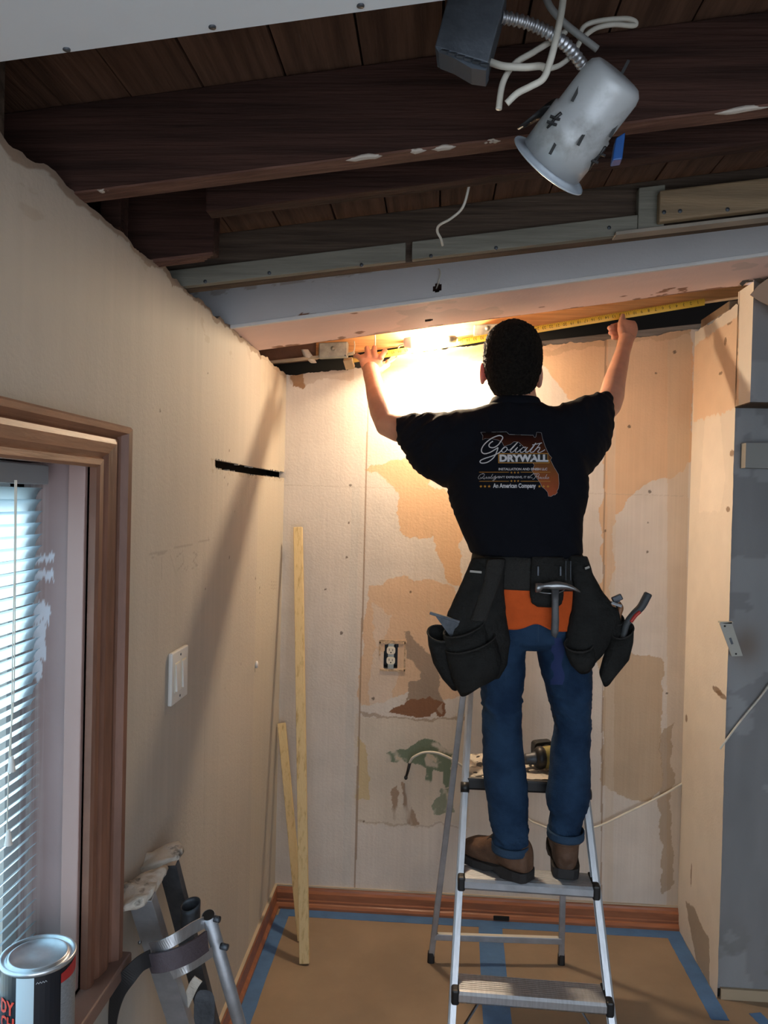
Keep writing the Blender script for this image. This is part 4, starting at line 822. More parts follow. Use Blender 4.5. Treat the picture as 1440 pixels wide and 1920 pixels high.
# ------------------------------------------------------------------ the man
def row(y, xl, xr, Y, hd, p=2.2):
    a = at(xl, y, Y=Y); b = at(xr, y, Y=Y); return ((a+b)/2, Vector(((b.x-a.x)/2, 0, 0)), Vector((0, hd, 0)), p)
def col(x, yt, yb, Y, hd, p=2.2):
    a = at(x, yt, Y=Y); b = at(x, yb, Y=Y); return ((a+b)/2, Vector((0, hd, 0)), Vector((0, 0, (a.z-b.z)/2)), p)
foot = at(1000, 1650, Y=2.34)
man = thing('person', 'man seen from behind in black t-shirt and jeans reaching up to hold a tape measure', 'person', (foot.x, 2.36, ZS2))
def Q(x, y, Y): return at(x, y, Y=Y)
B_ = MB()
B_.loft([row(748,948,982,2.52,.028), row(741,936,992,2.505,.048), row(728,926,1001,2.488,.066), row(712,918,1007,2.475,.082), row(695,913,1012,2.467,.092), row(680,911,1013,2.462,.096), row(665,911,1013,2.46,.098), row(650,912,1011,2.457,.096), row(636,916,1006,2.453,.088), row(622,924,997,2.45,.074), row(611,938,982,2.447,.05), row(605,952,970,2.445,.02)], 32, 2.1)
B_.tube([Q(966,705,2.455), Q(966,735,2.445), Q(967,756,2.44), Q(968,785,2.445)], [.058,.061,.066,.060], 24)
# face: nose, brow, lips, chin, cheek
B_.tube([Q(963,672,2.553), Q(963,688,2.566), Q(963,700,2.580)], [.008,.010,.014], 10); B_.ball(Q(955,701,2.566), .008); B_.ball(Q(971,701,2.566), .008)
B_.tube([Q(930,668,2.535), Q(945,663,2.552), Q(963,668,2.553), Q(980,663,2.552), Q(996,668,2.535)], [.009,.011,.008,.011,.009], 8)
B_.tube([Q(950,716,2.552), Q(963,714,2.562), Q(976,716,2.552)], [.005,.008,.005], 8); B_.tube([Q(951,721,2.548), Q(963,723,2.556), Q(975,721,2.548)], [.005,.008,.005], 8)
B_.ball(Q(963,740,2.535), .022, .020, .018)
for s_, x_, y_ in ((-1, 907, 700), (1, 1009.5, 706)):   # ears
    c = Q(x_, y_, 2.462); R = Matrix.Rotation(s_*.5, 3, 'Z') @ Matrix.Rotation(-s_*.10, 3, 'Y')
    mbv = MB(); mbv.tube([c+R@Vector((s_*.004*math.sin(t)+s_*.003, -.015*math.cos(t)*.8, .029*math.sin(t)-(.004 if math.sin(t) < 0 else 0))) for t in [i*math.pi/9-.9*math.pi/2 for i in range(0, 16)]], .0048, 8)
    B_.add(mbv.v, mbv.f); B_.ball(c+R@Vector((s_*-.002,.002,0)), .006, .013, .026, rot=R); B_.ball(c+R@Vector((s_*.002,.004,-.026)), .0055, .007, .009, rot=R)
    B_.ball(Q(x_-s_*6, y_, 2.47), .012, .014, .02)
# torso core, pelvis and legs under the clothes
B_.loft([row(770,925,1010,2.44,.06), row(800,885,1060,2.44,.085), row(850,870,1075,2.43,.10), row(920,868,1072,2.41,.105), row(1000,890,1070,2.39,.10), row(1080,895,1085,2.375,.10), row(1160,900,1095,2.37,.10), row(1200,905,1090,2.37,.08)], 28)
for xs in (((938,1180),(938,1250),(940,1370),(946,1450),(952,1530),(956,1565),(956,1590)), ((1056,1180),(1062,1250),(1073,1370),(1070,1450),(1064,1510),(1061,1545),(1060,1572))):
    B_.tube([Q(x, y, 2.37-.03*max(0, (y-1400)/240)) for x, y in xs], [.060,.054,.036,.036,.026,.024,.022], 18)
# left arm
B_.tube([Q(905,822,2.44), Q(862,815,2.45), Q(800,810,2.49), Q(745,803,2.545), Q(727,796,2.57), Q(716,770,2.63), Q(707,742,2.70), Q(701,718,2.77), Q(696,700,2.82), Q(695,690,2.85)], [.062,.060,.050,.043,.041,.041,.036,.031,.030,.028], 22)
# right arm
B_.tube([Q(1035,812,2.44), Q(1078,800,2.46), Q(1118,780,2.52), Q(1140,758,2.58), Q(1147,742,2.61), Q(1152,716,2.66), Q(1160,688,2.73), Q(1167,662,2.79), Q(1172,645,2.83), Q(1174,634,2.85)], [.062,.058,.046,.043,.040,.036,.031,.026,.026,.027], 22)
# left hand, back of the hand to the camera, fingers up over the tape
B_.loft([(Q(696,698,2.83), Vector((.029,0,0)), Vector((0,.018,.006))), (Q(695,688,2.852), Vector((.036,0,0)), Vector((0,.017,.006))), (Q(695,677,2.872), Vector((.042,0,-.002)), Vector((0,.015,.005))), (Q(696,669,2.884), Vector((.041,0,-.002)), Vector((0,.013,.004))), (Q(696,664,2.89), Vector((.034,0,0)), Vector((0,.009,.003)))], 22, 2.6)
for p in (((713,674,2.872),(718,664,2.888),(722,658,2.905),(723,658,2.930)), ((704,672,2.876),(702,660,2.890),(702,652,2.905),(702,653,2.932)), ((691,672,2.876),(689,661,2.890),(688,653,2.905),(688,654,2.930)), ((681,678,2.870),(675,671,2.885),(669,667,2.900),(666,668,2.922))):
    B_.tube([Q(*v) for v in p], [.0112,.0104,.0098,.0086], 12); B_.ball(Q(*p[-1]), .0085, n=10, m=8); B_.ball(Q(*p[2]), .0099, n=10, m=8)
B_.tube([Q(706,697,2.845), Q(716,690,2.862), Q(722,687,2.885), Q(727,684,2.902), Q(727,678,2.915)], [.016,.0135,.0115,.0105,.0088], 12); B_.ball(Q(727,678,2.915), .0087, n=10, m=8)
# right hand, closed round the tape, thumb on top, finger ends curling back to the left
B_.loft([(Q(1174,640,2.84), Vector((.026,0,.002)), Vector((0,.020,.006))), (Q(1177,628,2.862), Vector((.031,0,.0)), Vector((0,.022,.006))), (Q(1179,616,2.880), Vector((.032,0,-.002)), Vector((0,.022,.005))), (Q(1179,606,2.892), Vector((.029,0,-.004)), Vector((0,.019,.004))), (Q(1179,600,2.896), Vector((.022,0,-.003)), Vector((0,.012,.003)))], 22, 2.6)
for p in (((1186,607,2.895),(1178,606,2.936),(1160,609,2.945),(1148,612,2.925)), ((1188,614,2.893),(1180,615,2.932),(1160,618,2.940),(1143,615,2.918)), ((1187,621,2.889),(1180,623,2.924),(1162,626,2.934),(1145,624,2.912)), ((1184,628,2.884),(1178,630,2.914),(1163,633,2.922),(1150,633,2.905))):
    B_.tube([Q(*v) for v in p], [.0115,.0108,.0100,.0092], 12); B_.ball(Q(*p[-1]), .0094, n=10, m=8)
B_.tube([Q(1170,634,2.848), Q(1165,618,2.872), Q(1164,607,2.892), Q(1167,597,2.905), Q(1168,592,2.912)], [.0155,.0145,.0115,.0108,.0088], 12); B_.ball(Q(1168,592,2.912), .0088, n=10, m=8)
bme = remeshed(B_, .0034, 3)
body = put('body', bme, M_skin, man, True)
for x_ in (943, 984): MB().ball(Q(x_, 681, 2.540), .0115, n=14, m=10).build('eye', pm('eye white', (.6,.58,.55), .2), man, smooth=True); MB().ball(Q(x_, 681, 2.5505), .0042, .002, .0042, n=12, m=8).build('iris', pm('dark iris', (.02,.012,.008), .1), man, smooth=True)
# hair
H_ = MB()
H_.loft([row(744,934,992,2.415,.040), row(738,926,997,2.422,.055), row(726,918,1004,2.430,.068), row(712,913,1009,2.437,.080), row(698,909,1014,2.442,.090), row(680,906,1016.5,2.445,.098), row(662,906,1017,2.447,.103), row(646,908,1015,2.447,.103), row(630,913,1009,2.446,.096), row(617,923,1000,2.444,.083), row(607,938,985,2.442,.058), row(601,953,970,2.440,.025)], 36, 2.15)
hm = remeshed(H_, .004, 3); displace(hm, lambda c: (fbm(c, 190, 3, 3)-.5)*.008)
put('hair', hm, M_hair, man, True)
# t-shirt
T_ = MB()
T_.loft([row(753,923,1009,2.438,.060), row(760,902,1026,2.438,.074), row(770,882,1060,2.44,.088), row(785,866,1088,2.44,.102), row(810,855,1098,2.435,.115), row(850,846,1102,2.425,.125), row(900,838,1103,2.412,.130), row(925,838,1101,2.404,.131), row(950,846,1098,2.397,.131), row(1000,866,1093,2.385,.130), row(1024,877,1092,2.38,.134), row(1036,880,1093,2.378,.135), row(1041,885,1089,2.378,.131)], 48, 2.35)
T_.loft([col(905,765,930,2.437,.10), col(870,765,926,2.44,.105), col(835,769,916,2.45,.098), col(805,772,900,2.465,.090), col(780,774,882,2.485,.082), col(762,776,860,2.50,.073), col(750,777,842,2.512,.066), col(743,780,832,2.518,.060)], 40, 2.4)
T_.loft([col(1035,762,930,2.437,.10), col(1065,750,918,2.445,.105), col(1090,741,905,2.46,.10), col(1112,734,886,2.48,.09), col(1128,731,866,2.50,.08), col(1140,732,848,2.52,.072), col(1147,738,836,2.53,.062)], 40, 2.4)
tme = remeshed(T_, .0055, 6)
def wr(c):
    n1 = fbm(np.stack([c[:,0]*16+c[:,2]*9, c[:,1]*8, c[:,2]*5], -1), 1, 5, 3)-.5
    sl = np.clip((np.abs(c[:,0]-.26)-.16)/.15, 0, 1); n2 = np.abs(fbm(np.stack([c[:,0]*9, c[:,1]*10, c[:,2]*38+np.abs(c[:,0]-.26)*30], -1), 1, 8, 2)-.5)
    n3 = np.abs(fbm(np.stack([c[:,0]*30, c[:,1]*4, c[:,2]*6], -1), 1, 15, 2)-.5)*np.clip((c[:,2]-1.75)/.12, 0, 1)
    return n1*.016+sl*n2*-.030+n3*-.020
displace(tme, wr)
shirt = put('t_shirt', tme, M_shirt, man, True)
MB().loft([row(746,924,1009,2.444,.066), row(748,922,1011,2.443,.069), row(754,919,1014,2.441,.073), row(761,915,1018,2.440,.076)], 40, 2.1, cap=False).build('collar', M_shirt, shirt, smooth=True).modifiers.new('t', 'SOLIDIFY').thickness = .003
# jeans
J_ = MB()
J_.loft([row(1030,892,1084,2.378,.112), row(1060,888,1094,2.376,.117), row(1100,886,1104,2.374,.120), row(1140,887,1107,2.372,.121), row(1175,889,1108,2.370,.116), row(1200,893,1107,2.370,.100), row(1214,905,1095,2.370,.070)], 40, 2.3)
J_.loft([row(1150,890,992,2.37,.105), row(1190,890,992,2.37,.098), row(1225,893,986,2.37,.090), row(1260,897,985,2.37,.082), row(1300,900,982,2.37,.076), row(1350,904,978,2.372,.068), row(1390,905,980,2.372,.064), row(1430,905,985,2.368,.064), row(1470,908,989,2.362,.065), row(1520,915,989,2.352,.060), row(1560,919,992,2.342,.060), row(1578,924,992,2.336,.060), row(1592,926,988,2.332,.055)], 32)
J_.loft([row(1150,1000,1108,2.37,.105), row(1190,1001,1108,2.37,.098), row(1225,1005,1109,2.37,.092), row(1260,1012,1110,2.372,.086), row(1290,1022,1110,2.374,.080), row(1318,1030,1110,2.376,.074), row(1345,1037,1110,2.378,.068), row(1365,1040,1109,2.380,.065), row(1400,1033,1106,2.382,.064), row(1440,1029,1108,2.382,.066), row(1490,1024,1108,2.380,.066), row(1512,1026,1104,2.378,.062), row(1526,1033,1098,2.374,.057), row(1545,1029,1095,2.372,.058), row(1568,1030,1091,2.370,.052)], 32)
jme = remeshed(J_, .005, 4)
def wj(c):
    kn = np.exp(-((c[:,2]-1.0)/.07)**2)+1.3*np.exp(-((c[:,2]-.62)/.07)**2)+.35
    n1 = np.abs(fbm(np.stack([c[:,0]*12, c[:,1]*12, c[:,2]*36+c[:,0]*16], -1), 1, 8, 3)-.5)
    return -n1*.026*kn+(fbm(c, 10, 3, 2)-.5)*.008
displace(jme, wj)
jeans = put('jeans', jme, M_denim, man, True)
for xl_, xr_, yb_, Yc, hd in ((925,990,1592,2.334,.056), (1029,1092,1567,2.371,.054)):
    q = row(yb_-6, xl_, xr_, Yc, hd); c = q[0]; w_ = q[1].x+.005
    MB().loft([(c+Vector((0,0,.012-.024*i/4)), Vector((w_+.001*(i % 2),0,0)), Vector((0,hd+.007+.001*(i % 2),0))) for i in range(5)], 40, cap=False).build('rolled_hem', M_denim2, jeans, smooth=True).modifiers.new('t', 'SOLIDIFY').thickness = .004
jb = BVHTree.FromPolygons([v.co.copy() for v in jme.vertices], [tuple(p.vertices) for p in jme.polygons])
def drape(bv, x, y, off):
    p0 = at(x, y, Y=1.6); dd = (p0-Vector(CAM)).normalized(); h = bv.ray_cast(p0, dd); return (h[0]-dd*off) if h[0] is not None else None
def decal(bv, name, poly_rows, mat, parent, off=.0012, nx=8):
    """rows of (y, xl, xr) laid on a surface"""
    vs = []; ok = True
    for y, xl_, xr_ in poly_rows:
        for i in range(nx+1):
            q = drape(bv, xl_+(xr_-xl_)*i/nx, y, off); vs.append(q if q is not None else (vs[-1] if vs else at(xl_, y, Y=2.3)))
    return MB().add(vs, [(j*(nx+1)+i, j*(nx+1)+i+1, (j+1)*(nx+1)+i+1, (j+1)*(nx+1)+i) for j in range(len(poly_rows)-1) for i in range(nx)]).build(name, mat, parent, smooth=True)
decal(jb, 'back_yoke_seam', [(1168,945,1062),(1170,945,1062)], M_denim2, jeans)
decal(jb, 'blue_dye_patch', [(y, 1037-(y-1200)*.03+4*math.sin(y*.2), 1056+3*math.sin(y*.13)) for y in range(1196,1292,8)], pm('bright blue denim dye', (.014,.030,.115), .8, bump=.3), jeans)
decal(jb, 'centre_seam', [(y, 1008.5, 1010.5) for y in range(1160,1205,4)], M_denim2, jeans)
# orange undershirt showing under the belt
O_ = MB().loft([row(1060,887,1097,2.376,.1185), row(1090,884,1106,2.374,.1225), row(1130,884,1109,2.372,.1245), row(1160,886,1110,2.371,.125), row(1171,887,1110,2.370,.123)], 64, 2.3, cap=False)
ome = O_.mesh(); bm = bmesh.new(); bm.from_mesh(ome); bmesh.ops.subdivide_edges(bm, edges=bm.edges, cuts=2, use_grid_fill=True); bm.to_mesh(ome); bm.free()
oc_ = coords(ome); zlow = oc_[:,2].min(); k_ = np.clip(1-(oc_[:,2]-zlow)/.06, 0, 1); oc_[:,2] += k_*(.020*np.exp(-((oc_[:,0]-at(1005,1165,Y=2.25).x)/.035)**2)); ome.vertices.foreach_set('co', oc_.ravel())
displace(ome, lambda c: (fbm(np.stack([c[:,0]*30, c[:,1]*20, c[:,2]*8], -1), 1, 3, 2)-.4)*.008)
put('orange_undershirt', ome, M_orsh, man, True).modifiers.new('t', 'SOLIDIFY').thickness = .002
# boots
def boot(H, ang, L, name, ztilt=0, shaft_top=.20, shc=None):
    d = Vector((math.sin(ang), math.cos(ang), 0)); s_ = Vector((d.y, -d.x, 0)); up = Vector((0,0,1)); H = Vector(H)
    def sec(t, w_, z0, z1, sh=0): return (H+d*(L*t)+s_*sh+up*((z0+z1)/2), s_*w_, up*((z1-z0)/2), 2.5)
    M = MB(); M.loft([sec(.0,.022,.02,.085), sec(.04,.033,.016,.105), sec(.14,.038,.014,.125), sec(.30,.039,.014,.128), sec(.42,.040,.014,.112), sec(.55,.044,.014,.092), sec(.70,.047,.014,.077), sec(.85,.044,.014,.069), sec(.94,.034,.014,.058), sec(1.0,.016,.016,.040)], 28)
    c0_ = H+d*(L*.20); c1 = shc if shc is not None else c0_+up*shaft_top
    M.loft([(c0_+up*.03, s_*.036, d*.05), (c0_.lerp(c1, .5)+up*.0, s_*.040, d*.054), (c0_.lerp(c1, .75), s_*.041, d*.053), (c1, s_*.043, d*.052)], 26)
    me = remeshed(M, .004, 5); displace(me, lambda c: (fbm(c, 22, 4, 3)-.5)*.009)
    bt = put('boot', me, M_leather, man, True); bt['label'] = name
    So = MB(); outl = [(-.015,0),(-.012,.022),(.03,.036),(.14,.041),(.30,.040),(.42,.040),(.55,.046),(.70,.050),(.85,.047),(.95,.036),(1.01,.016),(1.02,0)]
    pts = [(t, w_) for t, w_ in outl]+[(t, -w_) for t, w_ in reversed(outl[1:-1])]
    lo = [H+d*(L*t)+s_*w_+up*(0 if (t < .36 or t > .5) else .010) for t, w_ in pts]; hi = [H+d*(L*t)+s_*w_*1.02+up*(.030 if t < .4 else .024) for t, w_ in pts]; k = len(pts)
    So.add(lo+hi, [(i, (i+1) % k, (i+1) % k+k, i+k) for i in range(k)]+[tuple(range(k)), tuple(range(k, 2*k))])
    So.build('sole', M_sole, bt, bevel=.003)
    lc = MB()
    for i in range(5):
        t = .36+.05*i; zz = .125-.011*i+.014; lc.tube([H+d*(L*t)+s_*w_+up*(zz-abs(w_)*.35+ztilt) for w_ in (-.024, -.012, 0, .012, .024)], .0024, 6)
    lc.build('laces', pm('dark laces', (.03,.022,.018), .8), bt, smooth=True)
    MB().tube([c1+s_*.044*math.cos(t)+d*.053*math.sin(t)+up*-.002 for t in [i*math.pi/12 for i in range(24)]], .005, 8, closed=True).build('padded_collar', M_leather, bt, smooth=True)
    return bt, d, s_
hl = at(985, 1652, Z=ZS2+.004); 
shl = at(958, 1590, Y=2.335)
b1, d1, s1 = boot((hl.x+.012, hl.y+.002, ZS2+.003), -math.radians(51), .238, 'brown work boot turned to the left', shc=shl)
hr = at(1058, 1640, Z=ZS2+.004); shr = at(1060, 1570, Y=2.372)
b2, d2, s2 = boot((hr.x, 2.325, ZS2+.003), math.radians(6), .27, 'brown work boot seen from the heel', shc=shr)
q = at(941,1598,Y=2.285); bv_ = BVHTree.FromPolygons([v.co.copy() for v in b1.data.vertices], [tuple(p.vertices) for p in b1.data.polygons])
decal(bv_, 'side_label', [(1595,935,947),(1599,936,948)], pm('grey tag', (.4,.38,.34), .5), b1, .002, 3)

# printed logo on the shirt back
sb = BVHTree.FromPolygons([v.co.copy() for v in tme.vertices], [tuple(p.vertices) for p in tme.polygons])
def LP(cx, cy, off=.0012):
    x, y = 870+cx/6.857, 780+cy/6.857; q = drape(sb, x, y, off); return q if q is not None else at(x, y, Y=2.3)
M_lw = pm('pale print', (.62,.62,.64), .7, spec=.1); M_lo = pm('amber print', (.52,.25,.045), .7, spec=.1)
# state outline with its printed black-to-orange fade
FL = [(215,210),(380,207),(545,203),(580,237),(740,243),(890,247),(900,268),(912,278),(925,265),(935,208),(995,215),(1010,290),(1040,380),(1070,450),(1100,505),(1130,535),(1112,565),(1160,660),(1215,750),(1222,870),(1215,930),(1195,965),(1200,985),(1170,1015),(1150,1015),(1120,1035),(1085,1032),(1075,980),(1040,940),(1000,910),(985,870),(960,830),(915,770),(872,700),(905,632),(888,608),(850,560),(800,440),(760,390),(700,335),(640,332),(600,365),(515,390),(490,340),(440,310),(350,290),(270,290),(238,310),(243,255)]
def fillpoly(name, poly, mat, parent, off, vc=None, step=9):
    xs = np.array([p[0] for p in poly]); ys = np.array([p[1] for p in poly]); bm = bmesh.new()
    x0, x1, y0, y1 = xs.min(), xs.max(), ys.min(), ys.max()
    vsb = [bm.verts.new((x, y, 0)) for x, y in poly]; bm.faces.new(vsb)
    for k_ in range(int((x1-x0)/step)+1):
        g = bm.verts[:]+bm.edges[:]+bm.faces[:]; bmesh.ops.bisect_plane(bm, geom=g, plane_co=(x0+k_*step+.37,0,0), plane_no=(1,0,0))
    for k_ in range(int((y1-y0)/step)+1):
        g = bm.verts[:]+bm.edges[:]+bm.faces[:]; bmesh.ops.bisect_plane(bm, geom=g, plane_co=(0,y0+k_*step+.37,0), plane_no=(0,1,0))
    bmesh.ops.triangulate(bm, faces=bm.faces); me = bpy.data.meshes.new(name); bm.to_mesh(me); bm.free()
    cc_ = coords(me); cols = vc(cc_) if vc else None
    new = np.array([tuple(LP(v[0], v[1], off)) for v in cc_]); me.vertices.foreach_set('co', new.ravel()); me.update()
    if cols is not None: setcol(me, cols)
    return put(name, me, mat, parent, True)
def flc(c):
    t = np.clip((c[:,1]-215)/780, 0, 1)[:, None]; st_ = [(0,(.004,.003,.003)),(.12,(.035,.008,.004)),(.3,(.075,.022,.008)),(.5,(.16,.065,.02)),(.75,(.27,.075,.025)),(1,(.34,.075,.03))]
    out = np.zeros((len(c), 3))
    for ch in range(3): out[:, ch] = np.interp(t[:,0], [s[0] for s in st_], [s[1][ch] for s in st_])
    return out
fl = fillpoly('printed_map_shape', FL, vm('shirt print', .75, 0.05, 200, .1), shirt, .0012, flc)
def stroke(mb, pts, wd, off=.0024, k=8, smooth=True, taper=None):
    P = [p for p in (arc_pts([(x, y, 0) for x, y in pts], k) if smooth else [Vector((x, y, 0)) for x, y in pts])]; n = len(P); vs = []
    for i, q in enumerate(P):
        dd = (P[min(i+1, n-1)]-P[max(i-1, 0)]); dd = dd.normalized() if dd.length > 1e-6 else Vector((1,0,0)); nn = Vector((-dd.y, dd.x, 0))
        wv = wd/2*(1 if taper is None else taper(i/(n-1)))
        vs += [LP((q+nn*wv).x, (q+nn*wv).y, off), LP((q-nn*wv).x, (q-nn*wv).y, off)]
    mb.add(vs, [(2*i, 2*i+1, 2*i+3, 2*i+2) for i in range(n-1)])
mb = MB(); stroke(mb, FL+[FL[0]], 2.2, .0016, smooth=False); mb.build('printed_map_outline', M_lw, shirt)
mb = MB()
stroke(mb, [(372,325),(340,345),(320,375),(335,402),(385,405),(440,370),(480,315),(498,280),(480,256),(435,254),(350,290),(270,355),(230,415),(228,462),(265,485),(330,470),(400,430),(438,405)], 13)
stroke(mb, [(438,405),(425,450),(385,530),(310,590),(240,606),(208,595),(215,570),(270,545),(360,515),(440,478),(470,455),(500,420),(530,398)], 12)
stroke(mb, [(540,400),(510,405),(488,435),(490,462),(520,465),(550,435),(552,408),(535,398)], 9)
stroke(mb, [(550,420),(580,440),(630,395),(680,345),(690,338)], 8); stroke(mb, [(690,338),(650,385),(600,440),(600,465),(630,460),(665,425),(690,400)], 9)
stroke(mb, [(690,400),(665,440),(662,465),(690,462),(725,430)], 9); stroke(mb, [(718,378),(726,384)], 12, smooth=False)
stroke(mb, [(800,402),(760,405),(725,440),(728,466),(765,458),(810,410),(815,402)], 9); stroke(mb, [(812,408),(790,445),(795,467),(830,455),(880,400),(925,345)], 9)
stroke(mb, [(925,345),(885,405),(852,450),(865,468),(900,455)], 9); stroke(mb, [(878,372),(930,362),(1002,345)], 9)
stroke(mb, [(985,345),(945,400),(890,466)], 9); stroke(mb, [(905,448),(945,410),(975,403),(970,430),(948,460),(970,470),(1010,452),(1042,432)], 9)
mb.build('printed_script_name', M_lw, shirt)
def logotext(mb, body, x0, x1, y0, y1, off=.0024, shear=0, bold=0):
    c, f = text_mesh(body, shear, bold, 3); c = c-c.min(0); W_, H_2 = c[:,0].max(), c[:,1].max()
    mb.add([LP(x0+(x1-x0)*v[0]/W_, y1-(y1-y0)*v[1]/H_2, off) for v in c], f)
def rectstroke(mb, x0, x1, y0, y1, off): 
    n = 12; vs = []
    for i in range(n+1): vs += [LP(x0+(x1-x0)*i/n, y0, off), LP(x0+(x1-x0)*i/n, y1, off)]
    mb.add(vs, [(2*i, 2*i+1, 2*i+3, 2*i+2) for i in range(n)])
mb = MB(); rectstroke(mb, 440, 1080, 480, 606, .0022); rectstroke(mb, 1075, 1098, 565, 606, .0022); mb.build('printed_amber_block', M_lo, shirt)
mb = MB(); rectstroke(mb, 450, 1074, 488, 598, .0028); rectstroke(mb, 1070, 1090, 572, 598, .0028); mb.build('printed_black_block', M_black, shirt)
mb = MB(); logotext(mb, 'DRYWALL', 456, 1084, 494, 590, .0035, 0, .055); mb.build('printed_drywall_letters', M_lw, shirt)
mb = MB(); logotext(mb, 'INSTALLATION AND FINISH LLC', 445, 1070, 667, 698, bold=.02)
logotext(mb, "ISN'T EXPENSIVE, IT IS", 432, 845, 772, 804, bold=.008)
logotext(mb, 'An American Company', 373, 925, 866, 942, bold=.03); mb.build('printed_lines_of_text', M_lw, shirt)
mb = MB()   # the two flourished words
stroke(mb, [(250,745),(215,750),(185,785),(190,808),(225,800),(262,760),(255,742),(235,742)], 4); stroke(mb, [(205,790),(240,800),(262,812)], 3.5)
for pts in ([(262,780),(255,805),(275,800),(290,780),(285,803),(298,800)], [(322,782),(300,795),(312,805),(330,782),(325,803),(338,800)], [(338,800),(372,745),(348,790),(350,806),(365,795)], [(365,795),(375,782),(370,805),(385,797)], [(385,797),(408,765),(390,803),(400,800)], [(382,778),(410,776)], [(400,800),(415,782),(405,803),(425,782),(385,830),(370,826),(400,808)]): stroke(mb, pts, 3)
stroke(mb, [(930,742),(890,745),(855,775),(858,795),(880,792)], 4); stroke(mb, [(945,745),(920,780),(900,808),(880,812)], 4); stroke(mb, [(915,750),(950,738),(968,752),(950,775),(925,782)], 3.5)
for pts in ([(945,790),(960,780),(955,805),(970,798)], [(970,798),(985,782),(978,806),(992,798)], [(1010,785),(992,795),(1000,808),(1015,798)], [(1015,798),(1030,785),(1018,796),(1028,808),(1040,797)], [(1040,797),(1068,748),(1045,795),(1052,807)], [(1052,807),(1068,783),(1058,800),(1072,806)], [(1072,806),(1085,785),(1092,800),(1075,808)]): stroke(mb, pts, 3)
mb.build('printed_flourished_words', M_lw, shirt)
mb = MB()
for y_ in (722, 839):
    rectstroke(mb, 195, 578, y_-3, y_+3, .002); rectstroke(mb, 727, 1110, y_-3, y_+3, .002)
def star(mb, cx, cy, r):
    pts = [(cx+(r if i % 2 == 0 else r*.42)*math.sin(i*math.pi/5), cy-(r if i % 2 == 0 else r*.42)*math.cos(i*math.pi/5)) for i in range(10)]
    mb.add([LP(x, y, .003) for x, y in pts]+[LP(cx, cy, .003)], [(i, (i+1) % 10, 10) for i in range(10)])
for y_ in (727, 836):
    for x_ in (610, 653, 696): star(mb, x_, y_, 17)
for x_ in (217, 270, 324, 971, 1025, 1079): star(mb, x_, 905, 21)
mb.build('printed_stars_and_rules', M_lo, shirt)

# ------------------------------------------------------------------ tool belt with its pouches
tbt = thing('tool_belt', 'black nylon tool belt with hanging pouches around the man\'s waist', 'tool belt', Q(990,1070,2.376))
MB().loft([row(1036,886,1091,2.378,.122), row(1052,883,1098,2.377,.127), row(1075,881,1103,2.376,.130), row(1094,880,1106,2.375,.130), row(1099,881,1106,2.375,.128)], 56, 2.3, cap=False).build('belt_band', M_pouch2, tbt, smooth=True).modifiers.new('t', 'SOLIDIFY').thickness = .004
def solidrows(name, rows_, mat, p=2.6, vox=.0045, amp=.006, par=None):
    m = MB().loft([row(*r) for r in rows_], 30, p); me = remeshed(m, vox, 3); displace(me, lambda c: (fbm(c, 28, 3, 3)-.5)*amp); return put(name, me, mat, par or tbt, True)
def cup(name, rows_, tilt=0, mat=M_pouch, th=.004, p=2.4, depth=.6):
    R = []
    for r in rows_:
        c, a, b, _ = row(*r); R.append((c, a, b))
    def sk(c, a, b): return (c, a+Vector((0,0,tilt)), b+Vector((0,0,.018)), p)
    inn = [(c-Vector((0,0,0)), a*(1-th/a.length), b*(1-th/b.length)) for c, a, b in R]
    kk = max(1, int(len(R)*depth)); secs = [sk(*s_) for s_ in reversed(inn[:kk+1])]+[sk(*s_) for s_ in R]
    o = MB().loft(secs, 32, p).build(name, mat, tbt, smooth=True)
    c, a, b, _ = sk(*R[0]); pts = [c+a*math.cos(t)+b*math.sin(t) for t in [i*math.pi/16 for i in range(32)]]
    MB().loft([(q, (pts[(i+1) % 32]-pts[i-1]).normalized().cross(Vector((0,0,1))).normalized()*.0022, Vector((0,0,.0032))) for i, q in enumerate(pts)], 6, closed=True).build('rim_binding', M_pouch2, o, smooth=True)
    return o
solidrows('hanging_flap', [(1046,886,950,2.27,.016),(1070,874,946,2.262,.02),(1110,858,945,2.262,.024),(1150,838,950,2.262,.028),(1200,830,957,2.262,.034),(1245,848,952,2.262,.034),(1272,872,936,2.262,.025)], M_pouch)
solidrows('shoulder_strap', [(1048,912,948,2.248,.010),(1090,905,938,2.243,.010),(1130,893,925,2.238,.011),(1165,880,912,2.232,.011)], M_pouch2)
cup('side_pocket', [(1188,801,850,2.255,.030),(1210,803,853,2.255,.032),(1240,811,857,2.255,.03),(1265,826,860,2.255,.026),(1281,842,860,2.255,.014)], -.004)
cup('upper_pocket', [(1176,832,908,2.240,.030),(1200,833,915,2.24,.03),(1230,842,920,2.24,.03),(1250,850,920,2.24,.02)], .020)
cup('front_pocket', [(1205,836,928,2.226,.032),(1225,839,934,2.226,.034),(1250,846,940,2.226,.034),(1272,854,936,2.228,.030),(1285,862,905,2.232,.016)], .022)
solidrows('hanging_flap', [(1042,1062,1102,2.29,.02),(1075,1070,1112,2.275,.022),(1110,1074,1132,2.27,.024),(1145,1070,1162,2.268,.030),(1180,1062,1168,2.265,.032),(1215,1058,1140,2.262,.032),(1246,1078,1114,2.262,.022)], M_pouch)
cup('lower_pocket', [(1208,1058,1112,2.236,.024),(1225,1061,1116,2.236,.026),(1240,1068,1116,2.238,.022),(1250,1080,1108,2.24,.014)], .002)
cup('tool_loop_pocket', [(1158,1128,1170,2.27,.024),(1180,1130,1172,2.27,.026),(1205,1134,1172,2.27,.024),(1225,1140,1168,2.27,.016)], -.004)
